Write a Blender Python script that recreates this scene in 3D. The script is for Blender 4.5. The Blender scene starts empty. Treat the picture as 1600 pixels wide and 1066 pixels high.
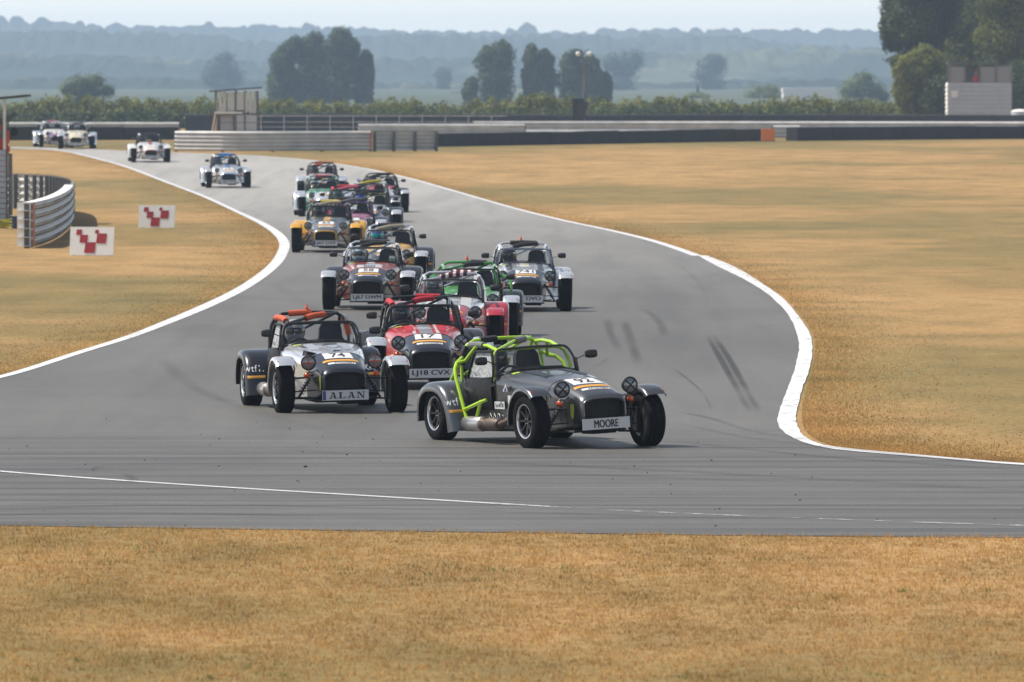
import bpy, bmesh, math, random
import numpy as np
from mathutils import Vector, Matrix
from mathutils.bvhtree import BVHTree
from math import sin, cos, pi, radians, sqrt, atan2, atan
random.seed(7); rng = np.random.default_rng(7)
S = bpy.context.scene
COL = S.collection

# ------------------------------------------------------------------ camera, sky, sun, exposure
H = 3.74; F = 13600.0; YH = 120.0           # camera height, focal length and horizon line in photo pixels
PITCH = atan((533 - YH) / F)
cd = bpy.data.cameras.new('camera'); cam = bpy.data.objects.new('camera', cd); COL.objects.link(cam)
cam.location = (0, 0, H); cam.rotation_euler = (pi / 2 - PITCH, 0, 0)
cd.sensor_width = 36; cd.lens = F / 1600 * 36; cd.clip_start = 1; cd.clip_end = 20000
cd.dof.use_dof = True; cd.dof.focus_distance = 96; cd.dof.aperture_fstop = 9
S.camera = cam
SUN_EL = radians(57); SUN_TO = Vector((-cos(SUN_EL) * .98, cos(SUN_EL) * .20, sin(SUN_EL)))
W = bpy.data.worlds.new('World'); S.world = W; W.use_nodes = True
nt = W.node_tree; bg = nt.nodes['Background']
sky = nt.nodes.new('ShaderNodeTexSky'); sky.sky_type = 'NISHITA'; sky.sun_disc = False
sky.sun_elevation = SUN_EL; sky.sun_rotation = atan2(SUN_TO.x, SUN_TO.y)
sky.air_density = 1.0; sky.dust_density = 0.25; sky.ozone_density = 1.0
bw = nt.nodes.new('ShaderNodeRGBToBW'); mxs = nt.nodes.new('ShaderNodeMix'); mxs.data_type = 'RGBA'; mxs.clamp_result = False; mxs.inputs[0].default_value = .6; nt.links.new(sky.outputs[0], bw.inputs[0]); nt.links.new(sky.outputs[0], mxs.inputs[6]); nt.links.new(bw.outputs[0], mxs.inputs[7]); nt.links.new(mxs.outputs[2], bg.inputs[0]); bg.inputs[1].default_value = 0.15   # pale summer sky
sl = bpy.data.lights.new('sun', 'SUN'); sl.energy = 5.0; sl.angle = radians(.55); sl.color = (1, .93, .84)
so = bpy.data.objects.new('sun', sl); COL.objects.link(so)
so.rotation_euler = SUN_TO.to_track_quat('Z', 'Y').to_euler(); so.location = (0, 0, 40)
S.view_settings.view_transform = 'Standard'; S.view_settings.look = 'None'
S.view_settings.gamma = 1; S.view_settings.use_curve_mapping = False
S.view_settings.exposure = 0.42
S.cycles.max_bounces = 6; S.cycles.transparent_max_bounces = 12; S.cycles.volume_bounces = 3

# ------------------------------------------------------------------ materials
def mat(name, col, rough=.6, metal=0, coat=0, spec=.5, var=0, vscale=8, bump=0, bscale=60, emit=None, strength=1):
    col = tuple(c * (.92 if metal > .7 else .74) for c in col)
    m = bpy.data.materials.new(name); m.use_nodes = True
    t = m.node_tree; b = t.nodes['Principled BSDF']
    b.inputs['Base Color'].default_value = (*col, 1); b.inputs['Roughness'].default_value = rough
    b.inputs['Metallic'].default_value = metal; b.inputs['Coat Weight'].default_value = coat
    b.inputs['Coat Roughness'].default_value = .06; b.inputs['Specular IOR Level'].default_value = spec
    if emit:
        b.inputs['Emission Color'].default_value = (*emit, 1); b.inputs['Emission Strength'].default_value = strength
    tc = None
    if var or bump:
        tc = t.nodes.new('ShaderNodeTexCoord')
    if var:
        n = t.nodes.new('ShaderNodeTexNoise'); n.inputs['Scale'].default_value = vscale; n.inputs['Detail'].default_value = 5
        t.links.new(tc.outputs['Object'], n.inputs[0])
        r = t.nodes.new('ShaderNodeMapRange'); r.inputs[1].default_value = .3; r.inputs[2].default_value = .7
        r.inputs[3].default_value = 1 - var; r.inputs[4].default_value = 1 + var
        t.links.new(n.outputs[0], r.inputs[0])
        mx = t.nodes.new('ShaderNodeVectorMath'); mx.operation = 'SCALE'
        mx.inputs[0].default_value = col; t.links.new(r.outputs[0], mx.inputs['Scale'])
        t.links.new(mx.outputs[0], b.inputs['Base Color'])
    if bump:
        n = t.nodes.new('ShaderNodeTexNoise'); n.inputs['Scale'].default_value = bscale; n.inputs['Detail'].default_value = 4
        t.links.new(tc.outputs['Object'], n.inputs[0])
        bp = t.nodes.new('ShaderNodeBump'); bp.inputs['Strength'].default_value = bump; bp.inputs['Distance'].default_value = .02
        t.links.new(n.outputs[0], bp.inputs['Height']); t.links.new(bp.outputs[0], b.inputs['Normal'])
    return m
PAINT = {}
def paint(key, col, metal=0., rough=.32, coat=.6):
    if key not in PAINT: PAINT[key] = mat('paint_' + key, col, rough, metal, coat, var=.05, vscale=3)
    return PAINT[key]
gun = paint('gunmetal', (.13, .132, .138), .85, .3, .4); navy = paint('navy', (.006, .008, .016), 0, .3, .25)
silver = paint('silver', (.78, .79, .79), .75, .24); white = paint('white', (.72, .72, .70)); red = paint('red', (.50, .010, .012))
rust = paint('rust_red', (.27, .035, .015)); crimson = paint('crimson', (.42, .015, .032)); green = paint('green', (.06, .33, .05))
yellow = paint('yellow', (.70, .36, .015)); dgrey = paint('dark_grey', (.040, .043, .052), .3, .35, .3); lime = paint('lime', (.45, .72, .015), 0, .35, .3)
orange = paint('orange', (.62, .11, .02)); blue = paint('blue', (.02, .16, .50)); pinkp = paint('pink', (.36, .09, .17)); ygreen = paint('yellow_green', (.45, .5, .03))
sgreen = paint('sea_green', (.05, .24, .15)); cream = paint('cream', (.68, .62, .45)); purple = paint('purple', (.10, .04, .14)); bluegrey = paint('blue_grey', (.10, .14, .22)); black = paint('black', (.008, .008, .010), 0, .35, .2)
midgrey = paint('mid_grey', (.16, .17, .18), .6, .35)
rubber = mat('rubber', (.006, .006, .007), .8, spec=.12, var=.25, vscale=14, bump=.2); plastic = mat('black_plastic', (.014, .014, .016), .45)
cloth_black = mat('black_vinyl', (.010, .010, .012), .55, spec=.25, bump=.4, bscale=14); matt_black = mat('matt_black', (.008, .008, .009), .8)
alloy = mat('alloy', (.62, .62, .64), .28, .95); steel = mat('brushed_steel', (.50, .49, .47), .35, .9, var=.12, vscale=9); hot_steel = mat('heated_steel', (.16, .12, .10), .5, .7, var=.4, vscale=12)
chrome = mat('chrome', (.75, .75, .77), .08, 1); amber = mat('amber_lens', (.75, .09, .008), .25, coat=.5); lens = mat('lamp_glass', (.20, .21, .23), .1, .3, coat=1)
print_white = mat('printed_white', (.72, .73, .74), .5); print_black = mat('printed_black', (.012, .012, .014), .5); print_yellow = mat('printed_yellow', (.75, .36, .04), .5)
print_blue = mat('printed_blue', (.04, .06, .30), .5); print_red = mat('printed_red', (.40, .012, .02), .6); print_lime = mat('printed_lime', (.50, .62, .05), .5); tape_orange = mat('orange_tape', (.60, .09, .03), .6)
plate_mat = mat('plate_white', (.62, .63, .65), .35, coat=.3)
foam = {k: mat('foam_' + k, c, .75, bump=.2) for k, c in dict(black=(.02, .021, .025), grey=(.16, .165, .175), orange=(.62, .10, .03), red=(.50, .015, .03), beige=(.40, .36, .27), blue=(.03, .22, .60), white=(.65, .66, .65), yellow=(.62, .5, .06), pink=(.62, .12, .2)).items()}
def shader_sheet():                             # translucent white roofing sheet, glows when lit from behind
    m = mat('translucent_sheet', (.9, .92, .88), .6, var=.06, vscale=3); t = m.node_tree; tl = t.nodes.new('ShaderNodeBsdfTranslucent'); tl.inputs[0].default_value = (.85, .88, .82, 1)
    mx = t.nodes.new('ShaderNodeMixShader'); mx.inputs[0].default_value = .5; t.links.new(t.nodes['Principled BSDF'].outputs[0], mx.inputs[1]); t.links.new(tl.outputs[0], mx.inputs[2]); t.links.new(mx.outputs[0], t.nodes['Material Output'].inputs[0]); return m
def stripe_mat():
    m = mat('striped_foam', (.5, .5, .5), .7); t = m.node_tree
    tc = t.nodes.new('ShaderNodeTexCoord'); wv = t.nodes.new('ShaderNodeTexWave'); wv.inputs['Scale'].default_value = 3.2; wv.bands_direction = 'X'
    cr = t.nodes.new('ShaderNodeValToRGB'); cr.color_ramp.interpolation = 'CONSTANT'
    e = cr.color_ramp.elements; e[0].color = (.015, .015, .02, 1); e[1].position = .35; e[1].color = (.42, .015, .04, 1); n = e.new(.68); n.color = (.65, .65, .65, 1)
    t.links.new(tc.outputs['Object'], wv.inputs[0]); t.links.new(wv.outputs[0], cr.inputs[0]); t.links.new(cr.outputs[0], t.nodes['Principled BSDF'].inputs['Base Color'])
    return m
foam['striped'] = stripe_mat()
def glass_mat(name, tint, refl=.5):
    m = bpy.data.materials.new(name); m.use_nodes = True; t = m.node_tree; t.nodes.clear()
    o = t.nodes.new('ShaderNodeOutputMaterial'); tr = t.nodes.new('ShaderNodeBsdfTransparent'); tr.inputs[0].default_value = (*tint, 1)
    g = t.nodes.new('ShaderNodeBsdfGlossy'); g.inputs[1].default_value = .04; fr = t.nodes.new('ShaderNodeFresnel'); fr.inputs[0].default_value = 1.5
    mx = t.nodes.new('ShaderNodeMixShader'); t.links.new(fr.outputs[0], mx.inputs[0]); t.links.new(tr.outputs[0], mx.inputs[1]); t.links.new(g.outputs[0], mx.inputs[2]); t.links.new(mx.outputs[0], o.inputs[0])
    return m
glass = glass_mat('windscreen_glass', (.88, .91, .92)); tintglass = glass_mat('tinted_glass', (.16, .2, .24))
def film_mat():
    m = bpy.data.materials.new('clear_vinyl'); m.use_nodes = True; t = m.node_tree; b = t.nodes['Principled BSDF']
    b.inputs['Base Color'].default_value = (.62, .64, .66, 1); b.inputs['Roughness'].default_value = .22; b.inputs['Alpha'].default_value = .55
    tc = t.nodes.new('ShaderNodeTexCoord'); n = t.nodes.new('ShaderNodeTexNoise'); n.inputs['Scale'].default_value = 7; n.inputs['Distortion'].default_value = 1.5
    bp = t.nodes.new('ShaderNodeBump'); bp.inputs['Strength'].default_value = .9; bp.inputs['Distance'].default_value = .05
    t.links.new(tc.outputs['Object'], n.inputs[0]); t.links.new(n.outputs[0], bp.inputs['Height']); t.links.new(bp.outputs[0], b.inputs['Normal'])
    return m
film = film_mat()
galv = mat('galvanised_steel', (.58, .58, .57), .6, .2, var=.16, vscale=1.6); galv_dark = mat('dark_post', (.10, .105, .11), .7)
board_white = mat('sign_white', (.95, .93, .88), .6, var=.04, vscale=5); belt = mat('conveyor_belt', (.018, .020, .028), .75, var=.3, vscale=1.3)
sheet = shader_sheet()
cladding = mat('white_cladding', (.50, .51, .53), .6, var=.08, vscale=2); wood_grey = mat('weathered_wood', (.20, .20, .19), .85, var=.2, vscale=5); roof_felt = mat('roof_felt', (.10, .10, .10), .9)
overall = mat('orange_overall', (.60, .06, .02), .8); overall_red = mat('red_overall', (.38, .02, .03), .8); skin = mat('skin', (.45, .24, .16), .6); suit = mat('dark_race_suit', (.03, .035, .05), .85)

# ------------------------------------------------------------------ geometry helpers
def ss(t): t = min(1, max(0, t)); return t * t * (3 - 2 * t)
def gz(d): return .9 * ss((d - 250) / 130) - .9 * ss((d - 400) / 80)
def gzn(d): return np.array([gz(q) for q in np.asarray(d)]) if np.max(d) > 249 else np.zeros(len(d))
def U(px, py):                                # photo pixel -> point on the ground
    v = (533 - py) / F; u = (px - 800) / F
    dy = cos(PITCH) + v * sin(PITCH); dz = -sin(PITCH) + v * cos(PITCH)
    z = 0
    for _ in range(60):
        t = (z - H) / dz; z = z * .6 + .4 * gz(t * dy)
    t = (z - H) / dz
    return Vector((u * t, t * dy, gz(t * dy)))
def XD(px, d, z=None): return Vector(((px - 800) / F * d, d, gz(d) if z is None else z))
def HZ(py, d): return H + (YH - py) / F * d
class MB:
    def __init__(s): s.v = []; s.f = []; s.m = []; s.cur = 0
    def add(s, vs, fs):
        o = len(s.v); s.v += [tuple(v) for v in vs]; s.f += [tuple(i + o for i in f) for f in fs]; s.m += [s.cur] * len(fs); return s
    def box(s, c, d, rot=None):
        hx, hy, hz = d[0] / 2, d[1] / 2, d[2] / 2; c = Vector(c)
        vs = [Vector((x, y, z)) for x in (-hx, hx) for y in (-hy, hy) for z in (-hz, hz)]
        if rot is not None: vs = [rot @ v for v in vs]
        return s.add([v + c for v in vs], [(0, 1, 3, 2), (4, 6, 7, 5), (0, 4, 5, 1), (2, 3, 7, 6), (0, 2, 6, 4), (1, 5, 7, 3)])
    def bar(s, a, b, w, h):
        a, b = Vector(a), Vector(b); d = b - a; q = d.to_track_quat('Y', 'Z').to_matrix(); return s.box((a + b) / 2, (w, d.length, h), q)
    def tube(s, pts, r, n=8, closed=False):
        pts = [Vector(p) for p in pts]; N = len(pts); rs = r if isinstance(r, (list, tuple)) else [r] * N
        vs = []; up = None
        for i, p in enumerate(pts):
            d = (pts[(i + 1) % N] - pts[i - 1]) if closed else (pts[min(i + 1, N - 1)] - pts[max(i - 1, 0)])
            d.normalize()
            if up is None:
                up = Vector((0, 0, 1)) if abs(d.z) < .9 else Vector((1, 0, 0))
            e = d.cross(up); e.normalize(); up = e.cross(d); up.normalize()
            vs += [p + (e * cos(2 * pi * k / n) + up * sin(2 * pi * k / n)) * rs[i] for k in range(n)]
        fs = []
        for i in range(N if closed else N - 1):
            j = (i + 1) % N
            fs += [(i * n + k, i * n + (k + 1) % n, j * n + (k + 1) % n, j * n + k) for k in range(n)]
        if not closed: fs += [tuple(range(n))[::-1], tuple((N - 1) * n + k for k in range(n))]
        return s.add(vs, fs)
    def lathe(s, prof, c=(0, 0, 0), axis='X', n=32, close=False):
        c = Vector(c); vs = []
        for (a, r) in prof:
            for k in range(n):
                t = 2 * pi * k / n
                if axis == 'X': vs.append(c + Vector((a, r * cos(t), r * sin(t))))
                elif axis == 'Y': vs.append(c + Vector((r * cos(t), a, r * sin(t))))
                else: vs.append(c + Vector((r * cos(t), r * sin(t), a)))
        P = len(prof); fs = []
        for i in range(P if close else P - 1):
            j = (i + 1) % P
            fs += [(i * n + k, i * n + (k + 1) % n, j * n + (k + 1) % n, j * n + k) for k in range(n)]
        return s.add(vs, fs)
    def grid(s, rows, close=False):
        R = len(rows); C = len(rows[0]); vs = [v for r in rows for v in r]
        fs = [(i * C + j, i * C + (j + 1) % C, (i + 1) * C + (j + 1) % C, (i + 1) * C + j) for i in range(R - 1) for j in range(C if close else C - 1)]
        return s.add(vs, fs)
    def prism(s, poly, y0, y1):               # polygon in x-z, extruded along y
        n = len(poly); vs = [(x, y0, z) for x, z in poly] + [(x, y1, z) for x, z in poly]
        return s.add(vs, [tuple(range(n)), tuple(range(2 * n - 1, n - 1, -1))] + [(i, (i + 1) % n, n + (i + 1) % n, n + i) for i in range(n)])
    def mesh(s, name, mats, smooth=True, ang=35):
        me = bpy.data.meshes.new(name); me.from_pydata(s.v, [], s.f)
        mats = mats if isinstance(mats, (list, tuple)) else [mats]
        for m in mats: me.materials.append(m)
        me.polygons.foreach_set('material_index', s.m)
        bm = bmesh.new(); bm.from_mesh(me); bmesh.ops.remove_doubles(bm, verts=bm.verts, dist=1e-5); bmesh.ops.recalc_face_normals(bm, faces=bm.faces); bm.to_mesh(me); bm.free()
        if smooth:
            me.polygons.foreach_set('use_smooth', [True] * len(me.polygons)); me.set_sharp_from_angle(angle=radians(ang))
        return me
    def build(s, name, mats, parent=None, **k): return link(name, s.mesh(name, mats, **k), parent)
    def bvh(s): return BVHTree.FromPolygons([Vector(v) for v in s.v], s.f)
def link(name, me, parent=None, slots=None):
    o = bpy.data.objects.new(name, me); COL.objects.link(o)
    if parent is not None: o.parent = parent
    if slots:
        for i, m in enumerate(slots):
            if m is not None: o.material_slots[i].link = 'OBJECT'; o.material_slots[i].material = m
    return o
def tag(o, label=None, cat=None, group=None, kind=None):
    if label: o['label'] = label
    if cat: o['category'] = cat
    if group: o['group'] = group
    if kind: o['kind'] = kind
    return o
def thing(name, loc=(0, 0, 0), rz=0, label=None, cat=None, group=None):
    o = bpy.data.objects.new(name, None); COL.objects.link(o); o.location = loc; o.rotation_euler = (0, 0, rz); o.empty_display_size = .2
    return tag(o, label, cat, group)
def np_mesh(name, verts, faces_n, mats, cols=None):    # verts (N,3); faces all with faces_n corners in order
    me = bpy.data.meshes.new(name); n = len(verts); me.vertices.add(n); me.vertices.foreach_set('co', verts.astype(np.float32).ravel())
    nf = n // faces_n; me.loops.add(n); me.loops.foreach_set('vertex_index', np.arange(n, dtype=np.int32))
    me.polygons.add(nf); me.polygons.foreach_set('loop_start', np.arange(0, n, faces_n, dtype=np.int32))
    me.update(calc_edges=True)
    for m in mats: me.materials.append(m)
    if cols is not None:
        a = me.attributes.new('tone', 'FLOAT_COLOR', 'POINT'); c = np.ones((n, 4), np.float32); c[:, :3] = cols; a.data.foreach_set('color', c.ravel())
    return me
TXT = {}
def text_geo(s, w, h, bold=.0, space=1.):               # built-in font, fitted into w x h, centred
    k = (s, bold)
    if k not in TXT:
        cu = bpy.data.curves.new('t', 'FONT'); cu.body = s; cu.size = 1; cu.offset = bold; cu.resolution_u = 3; cu.align_x = 'CENTER'; cu.space_character = space
        o = bpy.data.objects.new('t', cu); COL.objects.link(o); dg = bpy.context.evaluated_depsgraph_get(); me = o.evaluated_get(dg).to_mesh()
        vs = [tuple(v.co) for v in me.vertices]; me.calc_loop_triangles(); fs = [tuple(t.vertices) for t in me.loop_triangles]
        o.evaluated_get(dg).to_mesh_clear(); bpy.data.objects.remove(o); bpy.data.curves.remove(cu)
        TXT[k] = (vs, fs)
    vs, fs = TXT[k]
    xs = [v[0] for v in vs]; ys = [v[1] for v in vs]; x0, x1, y0, y1 = min(xs), max(xs), min(ys), max(ys)
    return [((v[0] - (x0 + x1) / 2) / (x1 - x0) * w, (v[1] - (y0 + y1) / 2) / (y1 - y0) * h) for v in vs], fs
def slab_text(s, w, h):                       # slab-serif capitals for A, L, N
    vs, fs = [], []
    def quad(p, dx): o = len(vs); vs.extend([(x + dx, y) for x, y in p]); fs.append((o, o + 1, o + 2, o + 3))
    G = {'A': [[(.02, 0), (.16, 0), (.48, 1), (.40, 1)], [(.58, 0), (.82, 0), (.56, 1), (.38, 1)], [(.2, .26), (.66, .26), (.64, .36), (.22, .36)], [(-.08, 0), (.28, 0), (.28, .09), (-.08, .09)], [(.50, 0), (.94, 0), (.94, .09), (.50, .09)], [(.22, .91), (.56, .91), (.56, 1), (.22, 1)]],
         'L': [[(.1, 0), (.34, 0), (.34, 1), (.1, 1)], [(-.02, .91), (.48, .91), (.48, 1), (-.02, 1)], [(-.02, 0), (.8, 0), (.8, .12), (-.02, .12)], [(.7, .0), (.82, 0), (.82, .34), (.74, .34)]],
         'N': [[(.08, 0), (.18, 0), (.18, 1), (.08, 1)], [(.08, 1), (.34, 1), (.86, 0), (.66, 0)], [(.76, 0), (.86, 0), (.86, 1), (.76, 1)], [(-.06, 0), (.34, 0), (.34, .09), (-.06, .09)], [(-.06, .91), (.3, .91), (.3, 1), (-.06, 1)], [(.6, .91), (1, .91), (1, 1), (.6, 1)]]}
    for i, c in enumerate(s):
        for q in G[c]: quad(q, i * 1.08)
    W0 = len(s) * 1.08 - .1
    return [((x / W0 - .5) * w, (y - .5) * h) for x, y in vs], fs
def panel_geo(u0, u1, v0, v1, nu=8, nv=4):
    vs = [(u0 + (u1 - u0) * i / nu, v0 + (v1 - v0) * j / nv) for j in range(nv + 1) for i in range(nu + 1)]
    fs = [(j * (nu + 1) + i, j * (nu + 1) + i + 1, (j + 1) * (nu + 1) + i + 1, (j + 1) * (nu + 1) + i) for j in range(nv) for i in range(nu)]
    return vs, fs
def decal(name, geo, m, parent, bvh, origin, uax, vax, ray, off=.003, thick=.001):
    """lay a flat sticker on a surface: cast along ray from the plane origin+u*uax+v*vax"""
    vs, fs = geo; uax, vax, ray, origin = map(Vector, (uax, vax, ray, origin)); out = []
    last = None
    for (u, v) in vs:
        p = origin + uax * u + vax * v; hit = bvh.ray_cast(p, ray)
        if hit[0] is None: q = p + ray * (last if last else .3)
        else: q = hit[0] - ray * off; last = hit[3] - off
        out.append(q)
    b = MB(); b.add(out, fs); return b.build(name, m, parent, smooth=True)

# ------------------------------------------------------------------ the race car (local: -Y forward, +X the car's left, ground at z 0)
FA, RA = -1.11, 1.11; WR = .278
SEC = [(-1.53, .230, .262, .470, .085), (-1.515, .248, .235, .492, .10), (-1.47, .256, .205, .517, .115), (-1.38, .262, .18, .552, .14), (-1.25, .276, .165, .592, .16), (-1.10, .295, .155, .628, .17),
       (-.95, .320, .15, .655, .17), (-.90, .328, .15, .662, .165), (-.6, .375, .14, .697, .15), (-.3, .415, .14, .722, .14), (0., .452, .14, .742, .13), (.04, .458, .14, .746, .13), (.12, .466, .14, .762, .13)]
def sect(y):
    for a, b in zip(SEC, SEC[1:]):
        if a[0] <= y <= b[0] or b is SEC[-1]:
            t = (y - a[0]) / (b[0] - a[0]); return [a[i] + (b[i] - a[i]) * t for i in range(1, 5)]
def arc_top(y, grow=0.):
    w, b, t, r = sect(y); pts = []
    for k in range(17):
        a = pi * k / 16; cx, sz = cos(a), sin(a)
        pts.append(Vector(((w + grow) * (1 if cx >= 0 else -1) * abs(cx) ** .62, y, t - r + (r + grow) * sz ** .75)))
    return pts
def side_pts(y, sgn):
    w, b, t, r = sect(y); return [Vector((sgn * w, y, t - r)), Vector((sgn * w, y, (t - r + b) / 2)), Vector((sgn * w, y, b + .03)), Vector((sgn * (w - .03), y, b)), Vector((0, y, b))]
MESH = {}
def get(key, fn):
    if key not in MESH: MESH[key] = fn()
    return MESH[key]
ys_b = [-.9, -.75, -.6, -.45, -.3, -.15, 0.]
def g_bonnet(): b = MB(); b.grid([arc_top(y, .004) for y in ys_b]); return b
def g_nose():
    b = MB(); ring = lambda y: arc_top(y) + side_pts(y, -1)[1:] + side_pts(y, 1)[1:4][::-1]
    rows = [ring(y) for y in (-1.53, -1.515, -1.47, -1.42, -1.38, -1.3, -1.25, -1.18, -1.10, -1.02, -.95, -.903)]
    inner = [Vector((v.x * .93, -1.50, .36 + (v.z - .36) * .92)) for v in rows[0]]; inner2 = [Vector((v.x, -1.45, v.z)) for v in inner]
    b.grid([inner2, inner] + rows, close=True); return b
GB, GN = g_bonnet(), g_nose(); BV_B, BV_N = GB.bvh(), GN.bvh()
def rw_pt(x, i):                              # rear wing surface
    P = [(.56, .155), (.575, .25), (.60, .36), (.65, .46), (.73, .555), (.83, .62), (.95, .652), (1.08, .66), (1.21, .652), (1.32, .615), (1.41, .55), (1.465, .46), (1.49, .36), (1.495, .25)]
    y, z = P[i]; a = P[max(i - 1, 0)]; c = P[min(i + 1, len(P) - 1)]; d = Vector((c[0] - a[0], c[1] - a[1])).normalized(); n = Vector((-d.y, d.x))
    drop = {0: 0, 1: 0, 2: 0, 3: .008, 4: .025, 5: .055, 6: .095}[x[1]]
    return Vector((x[0], y - n.x * drop, z - n.y * drop))
XR = [(.46, 0), (.60, 1), (.70, 2), (.75, 3), (.778, 4), (.79, 5), (.79, 6)]
def g_rwing(s): b = MB(); b.grid([[Vector((s * p.x, p.y, p.z)) for p in [rw_pt(x, i) for x in XR]] for i in range(14)]); return b
GR = {s: g_rwing(s) for s in (-1, 1)}; BV_R = {s: GR[s].bvh() for s in (-1, 1)}
def m_rwing(s): return GR[s].mesh('rear_wing', dgrey, ang=60)
def m_fwing():                                # centred on the wheel axis
    b = MB(); rows = []
    for k in range(19):
        a = radians(-8 + k * 142 / 18); R = .352 + (.008 if k > 15 else 0)     # angle from rearward horizontal, over the top, to the front
        rows.append([Vector((x, cos(a) * (R - d), sin(a) * (R - d))) for x, d in ((-.118, .045), (-.118, .02), (-.105, .006), (-.08, 0), (0, -.004), (.08, 0), (.105, .006), (.118, .02), (.118, .045))])
    b.grid(rows); return b.mesh('front_wing', dgrey, ang=60)
def m_tyre(w):
    b = MB(); h = w / 2
    b.lathe([(-h * .86, .165), (-h, .185), (-h * 1.03, .215), (-h * .98, .25), (-h * .86, .270), (-h * .7, WR), (-h * .42, WR), (-h * .40, WR - .007), (-h * .34, WR - .007), (-h * .32, WR), (h * .32, WR), (h * .34, WR - .007), (h * .40, WR - .007), (h * .42, WR), (h * .7, WR), (h * .86, .270), (h * .98, .25), (h * 1.03, .215), (h, .185), (h * .86, .165)], n=48)
    return b.mesh('tyre', rubber, ang=50)
def m_rim(w, s):
    b = MB(); h = w / 2 * .9
    b.lathe([(s * (h - .03), .158), (s * (h - .012), .158), (s * h, .163), (s * (h + .004), .174), (s * h, .182), (s * (h - .012), .178)], n=40)
    b.cur = 1; b.lathe([(s * (h - .012), .178), (-s * (h - .012), .178), (-s * h, .182), (-s * h, .163), (-s * (h - .02), .158), (s * (h - .03), .158)], n=40); return b.mesh('rim', [alloy, matt_black])
def m_hub(s):                                 # s: outboard side
    b = MB(); o = s * .05
    b.lathe([(o, .0), (o, .045), (o - s * .03, .06), (o - s * .07, .06)], n=16)
    for k in range(8):
        a = 2 * pi * k / 8; c, d = cos(a), sin(a); b.bar((o - s * .012, .03 * c, .03 * d), (o + s * .008, .166 * c, .166 * d), .034, .02)
    b.lathe([(o - s * .04, .05), (o - s * .04, .13), (o - s * .055, .13), (o - s * .055, .05)], n=24); b.lathe([(-s * .07, .03), (-s * .07, .176)], n=24)
    b.cur = 1
    for k in range(4): a = pi / 4 + pi / 2 * k; b.lathe([(o - s * .002, .0), (o + s * .012, .0), (o + s * .012, .008), (o - s * .002, .008)], c=(0, .032 * cos(a), .032 * sin(a)), n=6)
    return b.mesh('wheel', [matt_black, alloy])
def m_body():                                 # side skins, floor, tub behind the scuttle, boot
    b = MB(); ys = [-.9, -.6, -.3, 0, .12]
    for s in (-1, 1): b.grid([side_pts(y, s) for y in ys])
    tub = lambda y, w, t: [Vector((-w + .02, y, t)), Vector((-w, y, t - .02)), Vector((-w, y, .17)), Vector((-w + .03, y, .14)), Vector((w - .03, y, .14)), Vector((w, y, .17)), Vector((w, y, t - .02)), Vector((w - .02, y, t))]
    b.grid([tub(.12, .466, .63), tub(.4, .475, .58), tub(.8, .48, .58), tub(1.0, .48, .62), tub(1.45, .47, .60)])
    b.box((0, 1.0, .38), (.93, .02, .46)); b.box((0, 1.455, .37), (.93, .02, .46)); b.box((0, .4, .25), (.16, .75, .2))
    b.cur = 1; b.box((0, 1.22, .605), (.90, .44, .03)); b.box((0, .125, .56), (.90, .02, .34))
    for s in (-1, 1): b.box((s * .455, .55, .585), (.03, .82, .03))
    b.box((0, -.5, .30), (.55, .75, .30)); b.box((0, -1.12, .26), (.4, .3, .16))
    return b.mesh('body', [silver, matt_black])
def m_scuttle(): b = MB(); b.grid([arc_top(y) for y in (0.004, .04, .08, .12)]); b.grid([arc_top(.12), [Vector((p.x * .97, .19, min(p.z, .742))) for p in arc_top(.12)]]); return b.mesh('scuttle', black)
WS = [(-.452, .085, .735), (-.445, .11, .80), (-.425, .16, .885), (-.405, .19, .935), (-.375, .207, .962), (-.33, .213, .972), (0, .216, .978), (.33, .213, .972), (.375, .207, .962), (.405, .19, .935), (.425, .16, .885), (.445, .11, .80), (.452, .085, .735)]
def arcx(x): w, b, t, r = sect(.08); return t - r + r * max(0, 1 - abs(x / w) ** (1 / .62 * 1.3)) ** .5
WSB = [(.452, .085, .66), (.40, .08, .71), (.3, .07, .745), (.15, .065, .757), (0, .065, .760), (-.15, .065, .757), (-.3, .07, .745), (-.40, .08, .71), (-.452, .085, .66)]
def m_wframe():
    b = MB(); b.tube(WS + WSB, .0125, 8, closed=True)
    for s in (-1, 1): b.bar((s * .452, .09, .66), (s * .44, .12, .84), .012, .05)
    return b.mesh('windscreen_frame', plastic)
def m_wglass(): b = MB(); b.add(WS + WSB, [tuple(range(len(WS) + len(WSB)))]); return b.mesh('windscreen_glass', glass, smooth=False)
def m_wiper(): b = MB(); b.bar((-.30, .055, .765), (.02, .045, .785), .012, .012); b.bar((.02, .05, .775), (.28, .06, .765), .012, .012); b.bar((-.15, .05, .77), (-.15, .03, .745), .012, .012); return b.mesh('wiper', plastic)
def m_mirror(s):
    b = MB(); x = s * .615; pts = []
    b.tube([(s * .43, .13, .82), (s * .48, .11, .835), (s * .54, .10, .86)], .006, 6)
    prof = [(-.055, .0), (-.05, .034), (-.02, .045), (.03, .045), (.05, .036), (.05, .0)]
    o = len(b.v); b.lathe([(a * 1.25, r) for a, r in prof], c=(x, .10, .868), n=16)
    b.v[o:] = [(v[0], .10 + (v[1] - .10) * .6, .868 + (v[2] - .868) * .95) for v in b.v[o:]]
    return b.mesh('mirror', plastic)
SD = [(.13, .70), (.155, .80), (.235, .952), (.62, .955), (.68, .93), (.80, .66), (.80, .60)]    # door outline y,z
def dx(z): return .470 if z < .66 else .470 - (z - .66) * .17
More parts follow.
